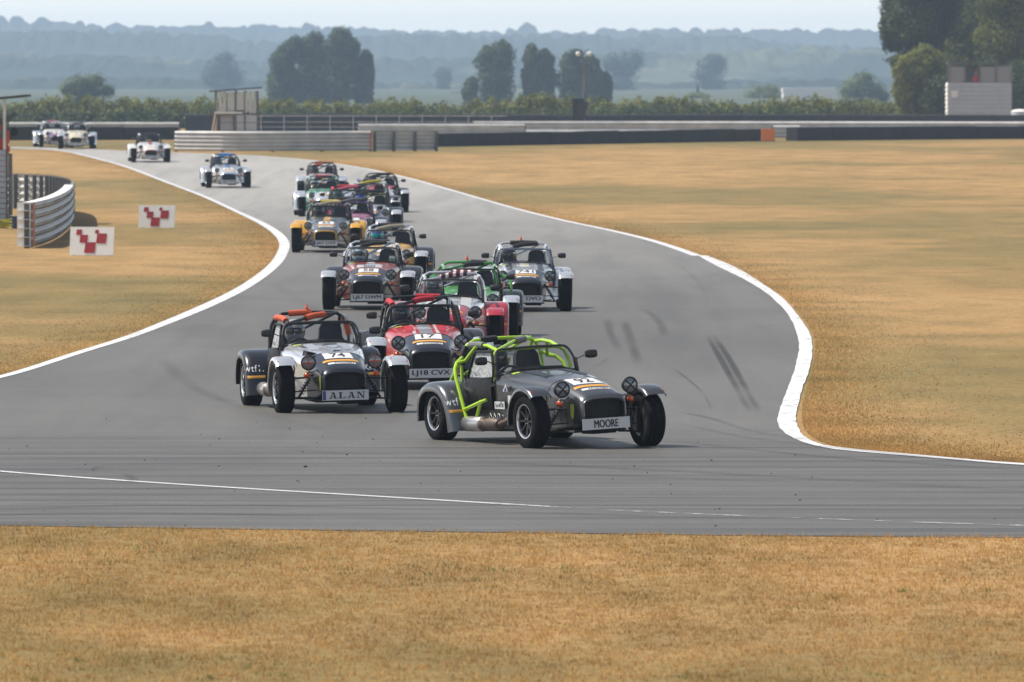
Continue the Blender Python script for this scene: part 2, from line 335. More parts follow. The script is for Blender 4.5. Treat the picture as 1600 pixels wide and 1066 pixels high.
def m_door(s):
    b = MB(); out = [(s * (dx(z) + .012), y, z) for y, z in SD]; b.tube(out, .014, 6)
    b.tube([(s * .485, .13, .69), (s * .495, .45, .675), (s * .485, .80, .665)], .014, 6)
    rows = []
    for (z, bul) in ((.36, .0), (.40, .03), (.50, .055), (.60, .05), (.68, .02)):
        rows.append([Vector((s * (.485 + bul * sin(pi * min(1, max(0, (y - .1) / .75))) ** .6), y, z)) for y in (.14, .2, .3, .45, .6, .72, .80)])
    b.grid(rows); return b.mesh('door', cloth_black)
def m_dwin(s):
    b = MB(); rows = []
    for t in (0, .35, .7, 1):
        z0 = .69 + (.945 - .69) * t; ya = .16 + .075 * t; yb = .79 - .12 * t
        rows.append([Vector((s * dx(z0), ya + (yb - ya) * u / 6, z0)) for u in range(7)])
    b.grid(rows); return b.mesh('door_window', film)
def hoopz(x): return x
CG = dict(rear=[(-.455, .98, .60), (-.455, .98, .80), (-.43, .98, .93), (-.385, .98, 1.01), (-.30, .98, 1.055), (0, .98, 1.065), (.30, .98, 1.055), (.385, .98, 1.01), (.43, .98, .93), (.455, .98, .80), (.455, .98, .60)],
          front=[(-.43, .19, .62), (-.425, .22, .80), (-.395, .27, .915), (-.35, .285, .955), (-.28, .29, .965), (.28, .29, .965), (.35, .285, .955), (.395, .27, .915), (.425, .22, .80), (.43, .19, .62)],
          left=[(.385, .98, 1.01), (.37, .75, 1.02), (.35, .5, 1.005), (.34, .285, .955)], right=[(-.385, .98, 1.01), (-.37, .75, 1.02), (-.35, .5, 1.005), (-.34, .285, .955)],
          diag=[(.33, .97, 1.05), (0, .63, 1.035), (-.33, .30, .965)])
def m_cage(ext):
    b = MB(); r = .019
    for k in ('rear', 'front', 'left', 'right', 'diag'): b.tube(CG[k], r, 8)
    for s in (-1, 1):
        b.tube([(s * .36, 1.0, 1.02), (s * .40, 1.42, .63)], r, 8); b.tube([(s * .43, .2, .6), (s * .45, .6, .48), (s * .455, .98, .62)], r * .9, 8)
    b.tube([(-.43, .98, .72), (0, .98, .70), (.43, .98, .72)], r * .8, 8); b.tube([(-.42, .99, .72), (.30, .99, 1.04)], r * .8, 8)
    if ext:
        for s in (-1, 1):
            b.tube([(s * .43, .98, .90), (s * .56, .86, .84), (s * .61, .80, .78), (s * .62, .76, .70), (s * .62, .52, .24)], r, 8)
            b.tube([(s * .62, .58, .37), (s * .62, .16, .45), (s * .58, .10, .47)], r, 8); b.tube([(s * .61, .17, .46), (s * .61, .34, .24)], r, 8)
            b.tube([(s * .40, .70, 1.0), (s * .46, .86, .86), (s * .56, .86, .84)], r, 8)
    return b.mesh('roll_cage', black)
def lerpt(k, a, c, n=8):                      # sub-path of a cage tube between fractions a..c
    P = [Vector(p) for p in CG[k]]; L = [0]
    for i in range(len(P) - 1): L.append(L[-1] + (P[i + 1] - P[i]).length)
    def at(t):
        d = t * L[-1]
        for i in range(len(P) - 1):
            if d <= L[i + 1] + 1e-9: return P[i].lerp(P[i + 1], (d - L[i]) / (L[i + 1] - L[i]))
        return P[-1]
    return [at(a + (c - a) * i / n) for i in range(n + 1)]
def m_pad(k, a, c): b = MB(); b.tube(lerpt(k, a, c), .036, 10); return b.mesh('cage_padding', foam['black'])
def m_seat(s):
    b = MB(); x = s * .225
    rows = []
    for z, y, w, f in ((.20, .60, .20, .02), (.30, .74, .21, .05), (.50, .80, .20, .08), (.66, .84, .19, .09), (.72, .85, .17, .05), (.78, .855, .135, .03), (.88, .865, .125, .03), (.925, .87, .10, .02), (.935, .875, .05, .0)):
        rows.append([Vector((x - w, y - f, z)), Vector((x - w * .8, y, z)), Vector((x, y + .01, z)), Vector((x + w * .8, y, z)), Vector((x + w, y - f, z)), Vector((x + w, y + .05, z)), Vector((x - w, y + .05, z))])
    b.grid(rows, close=True); b.box((x, .48, .235), (.38, .42, .07)); return b.mesh('seat', cloth_black, ang=50)
def m_belt(s):
    b = MB(); x = s * .225
    for q in (-.07, .07): b.bar((x + q, .86, .70), (x + q * .7, .70, .36), .05, .008)
    return b.mesh('harness', print_red)
def m_swheel():
    b = MB(); c = Vector((-.215, .33, .66)); ax = Vector((0, 1, .35)).normalized(); e = Vector((1, 0, 0)); g = ax.cross(e)
    b.tube([c + (e * cos(t) + g * sin(t)) * .14 for t in [2 * pi * k / 20 for k in range(20)]], .012, 6, closed=True)
    for t in (0, pi, 1.5 * pi): b.tube([c, c + (e * cos(t) - g * sin(t)) * .14], .008, 6)
    b.tube([c, c - ax * .2], .02, 8); return b.mesh('steering_wheel', plastic)
def m_exh(part):
    b = MB(); x = -.60
    if part == 0:
        b.lathe([(.16, .0), (.165, .07), (.18, .078), (.60, .078), (.62, .07), (.625, .0)], c=(x, 0, .225), axis='Y', n=24); return b.mesh('silencer', steel)
    if part == 1:
        b.lathe([(-.26, .0), (-.25, .05), (-.22, .062), (-.20, .062), (-.19, .066), (.02, .066), (.04, .05), (.09, .045), (.12, .07), (.17, .07)], c=(x, 0, .225), axis='Y', n=20); return b.mesh('catalyst', hot_steel)
    b.tube([(x, .60, .225), (x, .72, .22), (x - .01, .80, .20)], .03, 10); b.tube([(x, -.24, .225), (x + .03, -.34, .25), (x + .16, -.42, .36), (x + .25, -.44, .40)], .032, 10)
    b.bar((x + .06, .3, .28), (x + .16, .3, .3), .03, .01); return b.mesh('exhaust_pipe', hot_steel)
def m_susp(s):
    b = MB(); X = s * .52
    for z0, z1, y in ((.17, .16, .14), (.40, .385, .10)):
        for q in (-1, 1): b.tube([(s * .26, FA + q * y, z0), (X, FA, z1)], .0105, 6)
    b.tube([(s * .24, FA - .09, .26), (X, FA - .09, .24)], .008, 6)                # track rod
    b.box((s * .535, FA, .275), (.035, .05, .26)); b.tube([(s * .30, FA + .03, .44), (s * .46, FA + .01, .17)], .014, 8)
    b.cur = 1; a = Vector((s * .305, FA + .03, .43)); c = Vector((s * .43, FA + .015, .225)); d = (c - a).normalized(); e = d.cross(Vector((0, 1, 0))); g = d.cross(e)
    b.tube([a.lerp(c, t / 60) + (e * cos(t * 2 * pi * 7 / 60) + g * sin(t * 2 * pi * 7 / 60)) * .03 for t in range(61)], .0048, 5)
    return b.mesh('suspension', [plastic, midgrey])
def m_stay(s): b = MB(); b.tube([(s * .535, FA + .10, .30), (s * .53, FA + .16, .50), (s * .56, FA + .13, .618)], .008, 6); b.tube([(s * .535, FA - .06, .34), (s * .53, FA - .14, .50), (s * .56, FA - .12, .612)], .008, 6); return b.mesh('wing_stay', plastic)
HLX, HLY, HLZ = .375, -1.31, .575
def m_hbowl(): b = MB(); b.lathe([(-.035, .076), (-.03, .082), (-.015, .083), (0.0, .079), (.03, .072), (.065, .052), (.09, .025), (.095, 0)], axis='Y', n=28); return b.mesh('headlight', black)
def m_hlens(): b = MB(); b.lathe([(-.045, 0), (-.043, .03), (-.038, .06), (-.030, .076)], axis='Y', n=28); return b.mesh('lens', lens)
def m_htape(o):
    b = MB()
    for k in range(2):
        a = o + k * pi / 2
        for t in range(-3, 3):
            f = lambda q: Vector((cos(a) * q, -.050 + .012 * (q / .076) ** 2, sin(a) * q)); w = Vector((-sin(a), 0, cos(a))) * .0065
            p, q2 = f(t * .076 / 3), f((t + 1) * .076 / 3); b.add([p - w, q2 - w, q2 + w, p + w], [(0, 1, 2, 3)])
    b.cur = 1; b.lathe([(-.036, .070), (-.040, .078), (-.030, .086)], axis='Y', n=28)
    return b.mesh('lens_tape', [matt_black, matt_black])
def m_hstay(s): b = MB(); b.tube([(s * .25, -1.24, .50), (s * .33, -1.27, .47), (s * .375, -1.28, .48), (s * .375, -1.29, .51)], .012, 8); b.tube([(s * .375, -1.28, .48), (s * .385, -1.28, .45)], .01, 6); return b.mesh('lamp_bracket', chrome)
def m_ind(): b = MB(); b.lathe([(-.032, 0), (-.030, .016), (-.018, .029), (0, .034), (.02, .03), (.035, .012), (.036, 0)], axis='Y', n=18); return b.mesh('indicator', amber)
def m_rep(): b = MB(); b.lathe([(-.02, 0), (-.018, .010), (0, .014), (.02, .012)], axis='Y', n=10); return b.mesh('side_repeater', amber)
def m_grille():
    b = MB(); b.box((0, -1.447, .37), (.42, .01, .24)); b.cur = 1
    for k in range(13): x = -.19 + .38 * k / 12; b.bar((x, -1.456, .255), (x, -1.456, .485 - .03 * (abs(x) / .19) ** 3), .003, .004)
    for k in range(8): z = .27 + k * .028; b.bar((-.2, -1.457, z), (.2, -1.457, z), .003, .003)
    return b.mesh('grille', [matt_black, plastic])
def m_surround():                             # raised lip round the grille mouth
    b = MB(); r = arc_top(-1.53) + [side_pts(-1.53, -1)[1], side_pts(-1.53, -1)[2]]; r2 = [side_pts(-1.53, 1)[1], side_pts(-1.53, 1)[2]]
    P = r2[::-1] + arc_top(-1.53) + r[-2:]; b.tube([(v.x * .99, -1.527, .36 + (v.z - .36) * .985) for v in P], .012, 8); return b.mesh('nose_ring', black)
def m_plate(): b = MB(); b.box((0, -1.555, .212), (.52, .006, .111)); b.cur = 1; b.box((0, -1.548, .205), (.3, .01, .06)); return b.mesh('number_plate', [plate_mat, plastic], smooth=False)
def m_louvre():
    b = MB(); b.add([(-.055, .0, .002), (.055, 0, .002), (.055, .02, .010), (-.055, .02, .010), (-.055, .024, .001), (.055, .024, .001)], [(0, 1, 2, 3), (3, 2, 5, 4)]); return b.mesh('louvre', matt_black, smooth=False)
def m_beacon(): b = MB(); b.lathe([(0, .0), (0, .016), (.02, .016), (.02, .02), (.045, .02), (.055, .012), (.075, .010), (.08, 0)], c=(0, 0, 0), axis='Z', n=12); return b.mesh('beacon', [amber])
def m_bulk(): b = MB(); b.box((0, 1.47, .2), (.6, .03, .12)); b.tube([(-.62, RA, WR), (.62, RA, WR)], .03, 8); b.lathe([(-.09, 0), (-.07, .07), (0, .1), (.07, .07), (.09, 0)], c=(0, RA, .22), n=12); return b.mesh('rear_axle', plastic)
def m_under(): b = MB(); b.prism([(-.3, .13), (.3, .13), (.27, .155), (-.27, .155)], -1.40, -.5); b.box((.12, -1.1, .115), (.25, .3, .03)); return b.mesh('undertray', matt_black)

def skin_mesh(name, verts, edges, radii, mats, assign, root=0, sub=1):
    me = bpy.data.meshes.new('t'); me.from_pydata(verts, edges, []); o = bpy.data.objects.new('t', me); COL.objects.link(o)
    m = o.modifiers.new('s', 'SKIN'); m.branch_smoothing = .4
    for i, r in enumerate(radii):
        r = r if isinstance(r, tuple) else (r, r); me.skin_vertices[0].data[i].radius = r
    for i, sv in enumerate(me.skin_vertices[0].data): sv.use_root = i == root
    u = o.modifiers.new('u', 'SUBSURF'); u.levels = sub; u.render_levels = sub
    dg = bpy.context.evaluated_depsgraph_get(); r = bpy.data.meshes.new_from_object(o.evaluated_get(dg)); r.name = name
    bpy.data.objects.remove(o); bpy.data.meshes.remove(me); r.materials.clear()
    for q in mats: r.materials.append(q)
    for p in r.polygons: p.use_smooth = True; p.material_index = assign(p.center)
    return r
def hand(V, E, R, wrist, d, side, down, curl=1.):          # five fingers curled round something
    d = Vector(d).normalized(); side = Vector(side).normalized(); dn = Vector(down).normalized(); w = Vector(V[wrist])
    p = len(V); V.append(w + d * .05); E.append((wrist, p)); R.append((.030, .020))
    for k, (o, L) in enumerate(((-.03, .9), (-.01, 1.), (.01, .95), (.03, .78))):
        a = w + d * .085 + side * o; i = len(V)
        V += [a, a + (d * .6 + dn * .8 * curl).normalized() * .028 * L, a + (d * .6 + dn * .8 * curl).normalized() * .028 * L + (dn - d * .5 * curl).normalized() * .026 * L]
        E += [(p, i), (i, i + 1), (i + 1, i + 2)]; R += [.010, .009, .007]
    i = len(V); V += [w + d * .04 - side * .04, w + d * .06 - side * .055 + dn * .02]; E += [(p, i), (i, i + 1)]; R += [.011, .009]
def m_driver():
    V = [Vector(p) for p in [(-.225, .62, .30), (-.225, .66, .42), (-.225, .70, .56), (-.225, .70, .67), (-.225, .68, .74), (-.225, .665, .80), (-.225, .655, .87)]]
    E = [(0, 1), (1, 2), (2, 3), (3, 4), (4, 5), (5, 6)]; R = [(.15, .11), (.13, .10), (.15, .11), (.12, .09), .055, .085, .08]
    for s in (-1, 1):
        i = len(V); V += [Vector((-.225 + s * .15, .69, .66)), Vector((-.225 + s * .19, .60, .52)), Vector((-.225 + s * .16, .45, .60))]; E += [(3, i), (i, i + 1), (i + 1, i + 2)]; R += [.06, .045, .034]
        hand(V, E, R, i + 2, (-s * .3, -1, .35), (0, -.2, 1), (-s, -.3, -.2))
        i = len(V); V += [Vector((-.225 + s * .10, .52, .30)), Vector((-.225 + s * .12, .18, .42)), Vector((-.225 + s * .10, -.2, .28)), Vector((-.225 + s * .10, -.26, .36))]; E += [(0, i), (i, i + 1), (i + 1, i + 2), (i + 2, i + 3)]; R += [.085, .06, .045, .035]
    return skin_mesh('driver_body', V, E, R, [suit, skin, matt_black], lambda c: 1 if c.z > .80 else (2 if c.y < .46 and c.z > .52 else 0))
def m_helmet():
    b = MB(); rows = []
    for i in range(13):
        t = pi * i / 12 * .9; rr = sin(t); z = cos(t)
        row = []
        for k in range(24):
            a = 2 * pi * k / 24; f = .135 if sin(a) < 0 else .142; r = rr ** .85 if rr > 0 else 0
            chin = 1.06 if (z < -.2 and sin(a) < -.3) else 1
            row.append(Vector((-.225 + .118 * r * cos(a), .655 + f * r * sin(a) * chin, .865 + .142 * z)))
        rows.append(row)
    b.grid(rows, close=True); return b.mesh('helmet', white, ang=70)
def m_visor():
    b = MB(); rows = []
    for z, k in ((-.030, .975), (0, 1.0), (.028, .985), (.040, .965)):
        rows.append([Vector((-.225 + .123 * k * cos(a), .650 + .143 * k * sin(a), .868 + z)) for a in [pi + pi * (.14 + .72 * i / 14) for i in range(15)]])
    b.grid(rows); return b.mesh('visor', mat('smoked_visor', (.01, .012, .02), .08, coat=1))
def race_car(px, py, rz, label, c, plate=None, num=None, roll=0., camber=0., steer=0., ext=False, doors=(0, 1), pads=(), near=False, lift=0., sponsor=True, nose_extra=None, slab=False, name_tag=None, beacon=False, helmet=None, visor=None, drv_label=None, checks=None, arch_txt=True, htape=None, wsticker=False):
    """px,py: photo pixel of the ground between the front wheels"""
    g = U(px, py); q = Matrix.Rotation(rz, 3, 'Z') @ Vector((0, FA, 0)); loc = g - q
    zf = g.z; zr = gz(g.y + 2.2 * cos(rz)); pitch = atan((zr - zf) / 2.22); loc.z = (zf + zr) / 2
    t = thing('race_car', loc, rz, label, 'race car', 'open wheel sports cars racing round the bend'); t.rotation_euler.x = pitch
    def P(nm, key, fn, slots=None, body=True, parent=None, at=None, rot=None):
        o = link(nm, get(key, fn), parent or t, slots)
        if parent is None and body and roll: o.rotation_euler = (-.6 * lift, roll, 0); o.location.z = lift * .25
        if at is not None: o.location = at
        if rot is not None: o.rotation_euler = rot
        return o
    def D(nm, geo, m, bv, o, ua, va, ray, parent, off=.003): return decal(nm, geo, m, parent, bv, o, ua, va, ray, off)
    Mc = lambda k, d: c.get(k, d)
    body = P('body', 'body', m_body, [Mc('side', silver), None]); P('undertray', 'under', m_under); P('rear_axle', 'axle', m_bulk, body=False)
    bon = P('bonnet', 'bonnet', lambda: GB.mesh('bonnet', silver), [Mc('bonnet', silver)])
    nose = P('nose_cone', 'nose', lambda: GN.mesh('nose_cone', navy, ang=40), [Mc('nose', navy)])
    P('scuttle', 'scuttle', m_scuttle, [Mc('scuttle', black)]); P('grille', 'grille', m_grille, parent=nose); P('nose_ring', 'ring', m_surround, [Mc('ring', Mc('nose', navy))], parent=nose)
    for s in (-1, 1):
        rw = P('rear_wing', 'rw%d' % s, lambda: m_rwing(s), [Mc('rwing', dgrey)])
        wh = P('wheel', 'hub%d' % s, lambda: m_hub(s), body=False, at=(s * .635, FA, WR), rot=(0, camber, steer))
        P('tyre', 'tyf', lambda: m_tyre(.185), parent=wh); P('rim', 'rif%d' % s, lambda: m_rim(.185, s), parent=wh)
        wh = P('wheel', 'hub%d' % s, lambda: m_hub(s), body=False, at=(s * .66, RA, WR))
        P('tyre', 'tyr', lambda: m_tyre(.205), parent=wh); P('rim', 'rir%d' % s, lambda: m_rim(.205, s), parent=wh)
        fw = P('front_wing', 'fw', m_fwing, [Mc('fwing', dgrey)], body=False, at=(s * .635, FA, WR), rot=(0, camber, steer + (pi if False else 0)))
        fw.rotation_euler = (0, camber, steer)
        P('side_repeater', 'rep', m_rep, parent=fw, at=(s * .09, -.185, .295))
        P('wing_stay', 'stay%d' % s, lambda: m_stay(s), body=False); P('suspension', 'susp%d' % s, lambda: m_susp(s), body=False)
        hl = P('headlight', 'hb', m_hbowl, [Mc('lamp', chrome if not near else black)]); hp = Vector((s * HLX, HLY, HLZ)); hl.location = Matrix.Rotation(roll, 3, 'Y') @ hp + Vector((0, 0, lift))
        P('lens', 'hl', m_hlens, parent=hl); P('lens_tape', 'ht%d' % (htape is not None), lambda: m_htape(0 if htape else pi / 4), [htape or matt_black], parent=hl)
        P('lamp_bracket', 'hs%d' % s, lambda: m_hstay(s))
        ind = P('indicator', 'ind', m_ind); ind.location = Matrix.Rotation(roll, 3, 'Y') @ Vector((s * .39, -1.30, .435)) + Vector((0, 0, lift))
        P('mirror', 'mir%d' % s, lambda: m_mirror(s)); P('seat', 'seat%d' % s, lambda: m_seat(s)); P('harness', 'belt%d' % s, lambda: m_belt(s), [Mc('belt', print_red)])
        if s == 1 and 1 in doors or s == -1 and 0 in doors:
            dr = P('door', 'door%d' % s, lambda: m_door(s)); P('door_window', 'dwin%d' % s, lambda: m_dwin(s), parent=dr)
        if arch_txt and py > 400:                 # front face of the rear wing
            D('sponsor_lettering', text_geo('wtf1.', .215, .075, .010, 1.22), print_white, BV_R[s], (s * (.69 if s < 0 else .655), -.5, .455), (1, 0, 0), (0, 0, 1), (0, 1, 0), rw, .004)
            D('sponsor_strip', panel_geo(-.105, .105, -.015, .015), print_yellow, BV_R[s], (s * .675, -.5, .36), (1, 0, 0), (0, 0, 1), (0, 1, 0), rw)
    fr = P('windscreen', 'wf', m_wframe, [Mc('frame', plastic)]); P('windscreen_glass', 'wg', m_wglass, parent=fr); P('wiper', 'wip', m_wiper, parent=fr)
    if wsticker:
        b = MB(); b.box((.33, .098, .80), (.09, .002, .085)); b.cur = 1; b.box((.335, .096, .785), (.055, .002, .035)); b.build('window_sticker', [plate_mat, green], fr, smooth=False)
    cg = P('roll_cage', 'cage%d' % ext, lambda: m_cage(ext), [Mc('cage', black)])
    for (k, a, e, col) in pads: P('cage_padding', 'pad%s%.2f%.2f' % (k, a, e), lambda: m_pad(k, a, e), [foam[col]], parent=cg)
    if beacon: P('beacon', 'bcn', m_beacon, parent=cg, at=(-.02, .98, 1.08))
    P('steering_wheel', 'sw', m_swheel)
    for i, nm in ((2, 'exhaust_pipe'), (0, 'silencer'), (1, 'catalyst')): P(nm, 'ex%d' % i, lambda: m_exh(i))
    # markings
    if plate is not None:
        pl = P('number_plate', 'plate', m_plate); o = MB()
        if slab: geo = slab_text(plate, .40, .070)
        else: geo = text_geo(plate, min(.46, .066 * len(plate) * (.85 if len(plate) > 5 else .8)), .078)
        [o.add([(u + dx_ + (.02 if slab else 0), -1.5595 - abs(dx_) * .1, .212 + v) for u, v in geo[0]], geo[1]) for dx_ in ((0,) if slab else (-.0035, 0, .0033))]; o.build('plate_lettering', print_black, pl, smooth=False)
        if slab or py == 395: o = MB(); o.box((-.238, -1.5587, .212), (.036, .002, .10)); o.build('plate_band', print_blue, pl, smooth=False)
    up = ((1, 0, 0), (0, 1, 0), (0, 0, -1))
    if sponsor:
        D('number_panel', panel_geo(-.16, .16, -.13, .13), print_white, BV_N, (0, -1.045, .9), *up, nose)
        if num: D('race_number', text_geo(num, .085 * len(num), .19, .015), print_black, BV_N, (0, -1.04, .9), *up, nose, .005)
        D('sponsor_strip', panel_geo(-.20, .20, -.028, .028, 14), print_yellow, BV_N, (0, -1.255, .9), *up, nose)
        D('series_strip', panel_geo(-.155, .155, -.026, .026, 14), print_white, BV_N, (0, -1.345, .9), *up, nose)
        if py > 400: D('series_lettering', text_geo('ACADEMY', .23, .034, .01), print_black, BV_N, (.03, -1.345, .9), *up, nose, .005)
        D('scrutineer_spot', panel_geo(-.04, .04, -.03, .03), print_lime, BV_B, (-.30, -.05, 1), *up, bon)
    if near:
        for s in (-1, 1):
            for k in range(9):
                y = -.66 + .062 * k; z = BV_B.ray_cast(Vector((s * .19, y, 1)), Vector((0, 0, -1)))[0].z; n = BV_B.ray_cast(Vector((s * .19, y, 1)), Vector((0, 0, -1)))[1]
                lv = P('louvre', 'louv', m_louvre, parent=bon, at=(s * .19, y, z + .001), rot=(0, atan2(abs(n.x), abs(n.z)) * s, 0)); lv.scale = (.95, 1, 1)
                lv.material_slots[0].link = 'OBJECT'; lv.material_slots[0].material = Mc('bonnet', silver)
            b = MB(); b.bar((s * .43, -.35, .60), (s * .43, -.35, .66), .02, .012)
    if nose_extra: nose_extra(t, bon, nose, body, D, up)
    if checks:
        for (x0, x1, y0, y1, m) in checks: D('bonnet_stripe', panel_geo((x0 - x1) / 2, (x1 - x0) / 2, (y0 - y1) / 2, (y1 - y0) / 2), m, BV_B, ((x0 + x1) / 2, (y0 + y1) / 2, 1), *up, bon, .002)
    # driver: a person of their own, seated in the car
    d = thing('person', loc, rz, drv_label or 'driver', 'driver', 'drivers seated in the race cars'); d.rotation_euler.x = pitch
    bo = link('driver_body', get('drv', m_driver), d); he = link('helmet', get('helm', m_helmet), d, [helmet or white]); vi = link('visor', get('vis', m_visor), he, [visor] if visor else None)
    for o in (bo, he): o.rotation_euler = (0, roll, 0); o.location.y = -.07
    return t

# ------------------------------------------------------------------ ground and track
def node(t, typ, **k):
    n = t.nodes.new(typ)
    for a, v in k.items(): setattr(n, a, v)
    return n
def noise(t, vec, scale, det=4, rough=.55, dist=0):
    n = node(t, 'ShaderNodeTexNoise'); n.inputs['Scale'].default_value = scale; n.inputs['Detail'].default_value = det; n.inputs['Roughness'].default_value = rough; n.inputs['Distortion'].default_value = dist
    t.links.new(vec, n.inputs[0]); return n.outputs[0]
def mapping(t, vec, sc, rot=(0, 0, 0)):
    n = node(t, 'ShaderNodeMapping'); n.inputs['Scale'].default_value = sc; n.inputs['Rotation'].default_value = rot; t.links.new(vec, n.inputs[0]); return n.outputs[0]
def ramp(t, fac, stops):
    n = node(t, 'ShaderNodeValToRGB'); e = n.color_ramp.elements
    e[0].position, e[0].color = stops[0][0], (*stops[0][1], 1); e[1].position, e[1].color = stops[-1][0], (*stops[-1][1], 1)
    for p, c in stops[1:-1]: x = e.new(p); x.color = (*c, 1)
    t.links.new(fac, n.inputs[0]); return n.outputs[0]
def mixc(t, fac, a, b, mode='MIX'):
    n = node(t, 'ShaderNodeMix', data_type='RGBA', blend_type=mode)
    for s, v in ((0, fac), (6, a), (7, b)):
        if hasattr(v, 'links') or hasattr(v, 'node'): t.links.new(v, n.inputs[s])
        else: n.inputs[s].default_value = v if s == 0 else (*v, 1)
    return n.outputs[2]
def shader(name):
    m = bpy.data.materials.new(name); m.use_nodes = True; t = m.node_tree; return m, t, t.nodes['Principled BSDF'], node(t, 'ShaderNodeTexCoord').outputs['Object']
def grass_material():
    m, t, b, oc = shader('dry_grass')
    n1 = noise(t, mapping(t, oc, (.035, .02, 1)), 1, 5, .6); n2 = noise(t, mapping(t, oc, (.5, .22, 1)), 1, 6, .65); n3 = noise(t, mapping(t, oc, (9, 5, 1)), 1, 5, .7)
    c = ramp(t, n1, [(.36, (.140, .115, .042)), (.47, (.205, .146, .056)), (.53, (.290, .182, .074)), (.64, (.330, .208, .088)), (.78, (.285, .168, .066))])
    c = mixc(t, ramp(t, n2, [(.48, (0, 0, 0)), (.74, (.6, .6, .6))]), c, (.160, .118, .040))
    g = ramp(t, n3, [(.3, (.62, .60, .56)), (.55, (1, 1, 1)), (.75, (1.25, 1.22, 1.15))])
    c = mixc(t, 1.0, c, g, 'MULTIPLY'); n4 = noise(t, mapping(t, oc, (.9, .30, 1)), 1, 3, .5); c = mixc(t, .8, c, ramp(t, n4, [(.3, (.78, .80, .80)), (.5, (1, 1, 1)), (.7, (1.16, 1.14, 1.14))]), 'MULTIPLY'); t.links.new(c, b.inputs['Base Color']); b.inputs['Roughness'].default_value = .95; b.inputs['Specular IOR Level'].default_value = .15
    bp = node(t, 'ShaderNodeBump'); bp.inputs['Strength'].default_value = .5; bp.inputs['Distance'].default_value = .05; t.links.new(n3, bp.inputs['Height']); t.links.new(bp.outputs[0], b.inputs['Normal'])
    return m
def asphalt_material():
    m, t, b, oc = shader('worn_asphalt')
    sep = node(t, 'ShaderNodeSeparateXYZ'); t.links.new(oc, sep.inputs[0])
    big = noise(t, mapping(t, oc, (.11, .045, 1)), 1, 5, .6, 1.0)
    streak = noise(t, mapping(t, oc, (.10, 3.2, 1), (0, 0, radians(-5))), 1, 6, .62, .3); fine = noise(t, mapping(t, oc, (26, 14, 1)), 1, 4, .8)
    fine2 = noise(t, mapping(t, oc, (2.2, 1.1, 1)), 1, 6, .7)
    long_ = noise(t, mapping(t, oc, (1.1, .05, 1), (0, 0, radians(9))), 1, 5, .6, .6)
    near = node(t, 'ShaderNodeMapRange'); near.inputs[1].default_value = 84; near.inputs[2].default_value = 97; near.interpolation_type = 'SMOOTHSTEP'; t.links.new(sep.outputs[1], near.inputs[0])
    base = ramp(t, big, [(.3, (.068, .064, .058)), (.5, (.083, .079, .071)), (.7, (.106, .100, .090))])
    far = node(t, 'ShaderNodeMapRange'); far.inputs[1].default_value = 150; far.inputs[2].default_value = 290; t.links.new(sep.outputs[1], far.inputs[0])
    base = mixc(t, far.outputs[0], base, (.27, .257, .235))         # paler up the track: grazing sky sheen and haze put into the colour
    s1 = ramp(t, streak, [(.36, (.42, .42, .43)), (.46, (.75, .75, .75)), (.54, (1., 1., 1.)), (.66, (1.2, 1.2, 1.2))]); s2 = ramp(t, long_, [(.36, (.84, .84, .84)), (.52, (1, 1, 1)), (.66, (1.08, 1.08, 1.08))])
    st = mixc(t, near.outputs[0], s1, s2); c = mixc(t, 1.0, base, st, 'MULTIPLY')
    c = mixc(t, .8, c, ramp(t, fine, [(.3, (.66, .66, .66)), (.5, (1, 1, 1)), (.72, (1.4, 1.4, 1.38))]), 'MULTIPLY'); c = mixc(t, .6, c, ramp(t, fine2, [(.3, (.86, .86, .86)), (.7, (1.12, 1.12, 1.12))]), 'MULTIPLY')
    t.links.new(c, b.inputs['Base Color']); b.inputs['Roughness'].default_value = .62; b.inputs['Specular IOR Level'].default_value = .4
    bp = node(t, 'ShaderNodeBump'); bp.inputs['Strength'].default_value = .35; bp.inputs['Distance'].default_value = .01; t.links.new(fine, bp.inputs['Height']); t.links.new(bp.outputs[0], b.inputs['Normal'])
    return m
def line_material(lo, hi):
    m, t, b, oc = shader('worn_white_paint'); n = noise(t, mapping(t, oc, (3, 1.5, 1)), 1, 7, .75)
    b.inputs['Base Color'].default_value = (.62, .63, .64, 1); b.inputs['Roughness'].default_value = .7
    t.links.new(mixc(t, noise(t, mapping(t, oc, (.8, .5, 1)), 1, 5), (.42, .425, .44), (.56, .565, .57)), b.inputs['Base Color'])
    r = node(t, 'ShaderNodeMapRange'); r.inputs[1].default_value = lo; r.inputs[2].default_value = hi; t.links.new(n, r.inputs[0]); t.links.new(r.outputs[0], b.inputs['Alpha']); return m
def mark_material():
    m, t, b, oc = shader('rubber_mark'); b.inputs['Base Color'].default_value = (.022, .022, .023, 1); b.inputs['Roughness'].default_value = .8
    n = noise(t, mapping(t, oc, (.25, .05, 1)), 1, 2, .5); n2 = noise(t, mapping(t, oc, (.3, .12, 1)), 1, 2, .5)
    r = node(t, 'ShaderNodeMapRange'); r.inputs[1].default_value = .30; r.inputs[2].default_value = .66; r.inputs[3].default_value = .12; r.inputs[4].default_value = .60; t.links.new(n, r.inputs[0])
    r2 = node(t, 'ShaderNodeMapRange'); r2.inputs[1].default_value = .28; r2.inputs[2].default_value = .55; t.links.new(n2, r2.inputs[0])
    mu = node(t, 'ShaderNodeMath', operation='MULTIPLY'); t.links.new(r.outputs[0], mu.inputs[0]); t.links.new(r2.outputs[0], mu.inputs[1])
    a = node(t, 'ShaderNodeAttribute', attribute_name='fade'); mu2 = node(t, 'ShaderNodeMath', operation='MULTIPLY'); t.links.new(mu.outputs[0], mu2.inputs[0]); t.links.new(a.outputs['Fac'], mu2.inputs[1])
    t.links.new(mu2.outputs[0], b.inputs['Alpha']); return m
GRASS, ASPH = grass_material(), asphalt_material()
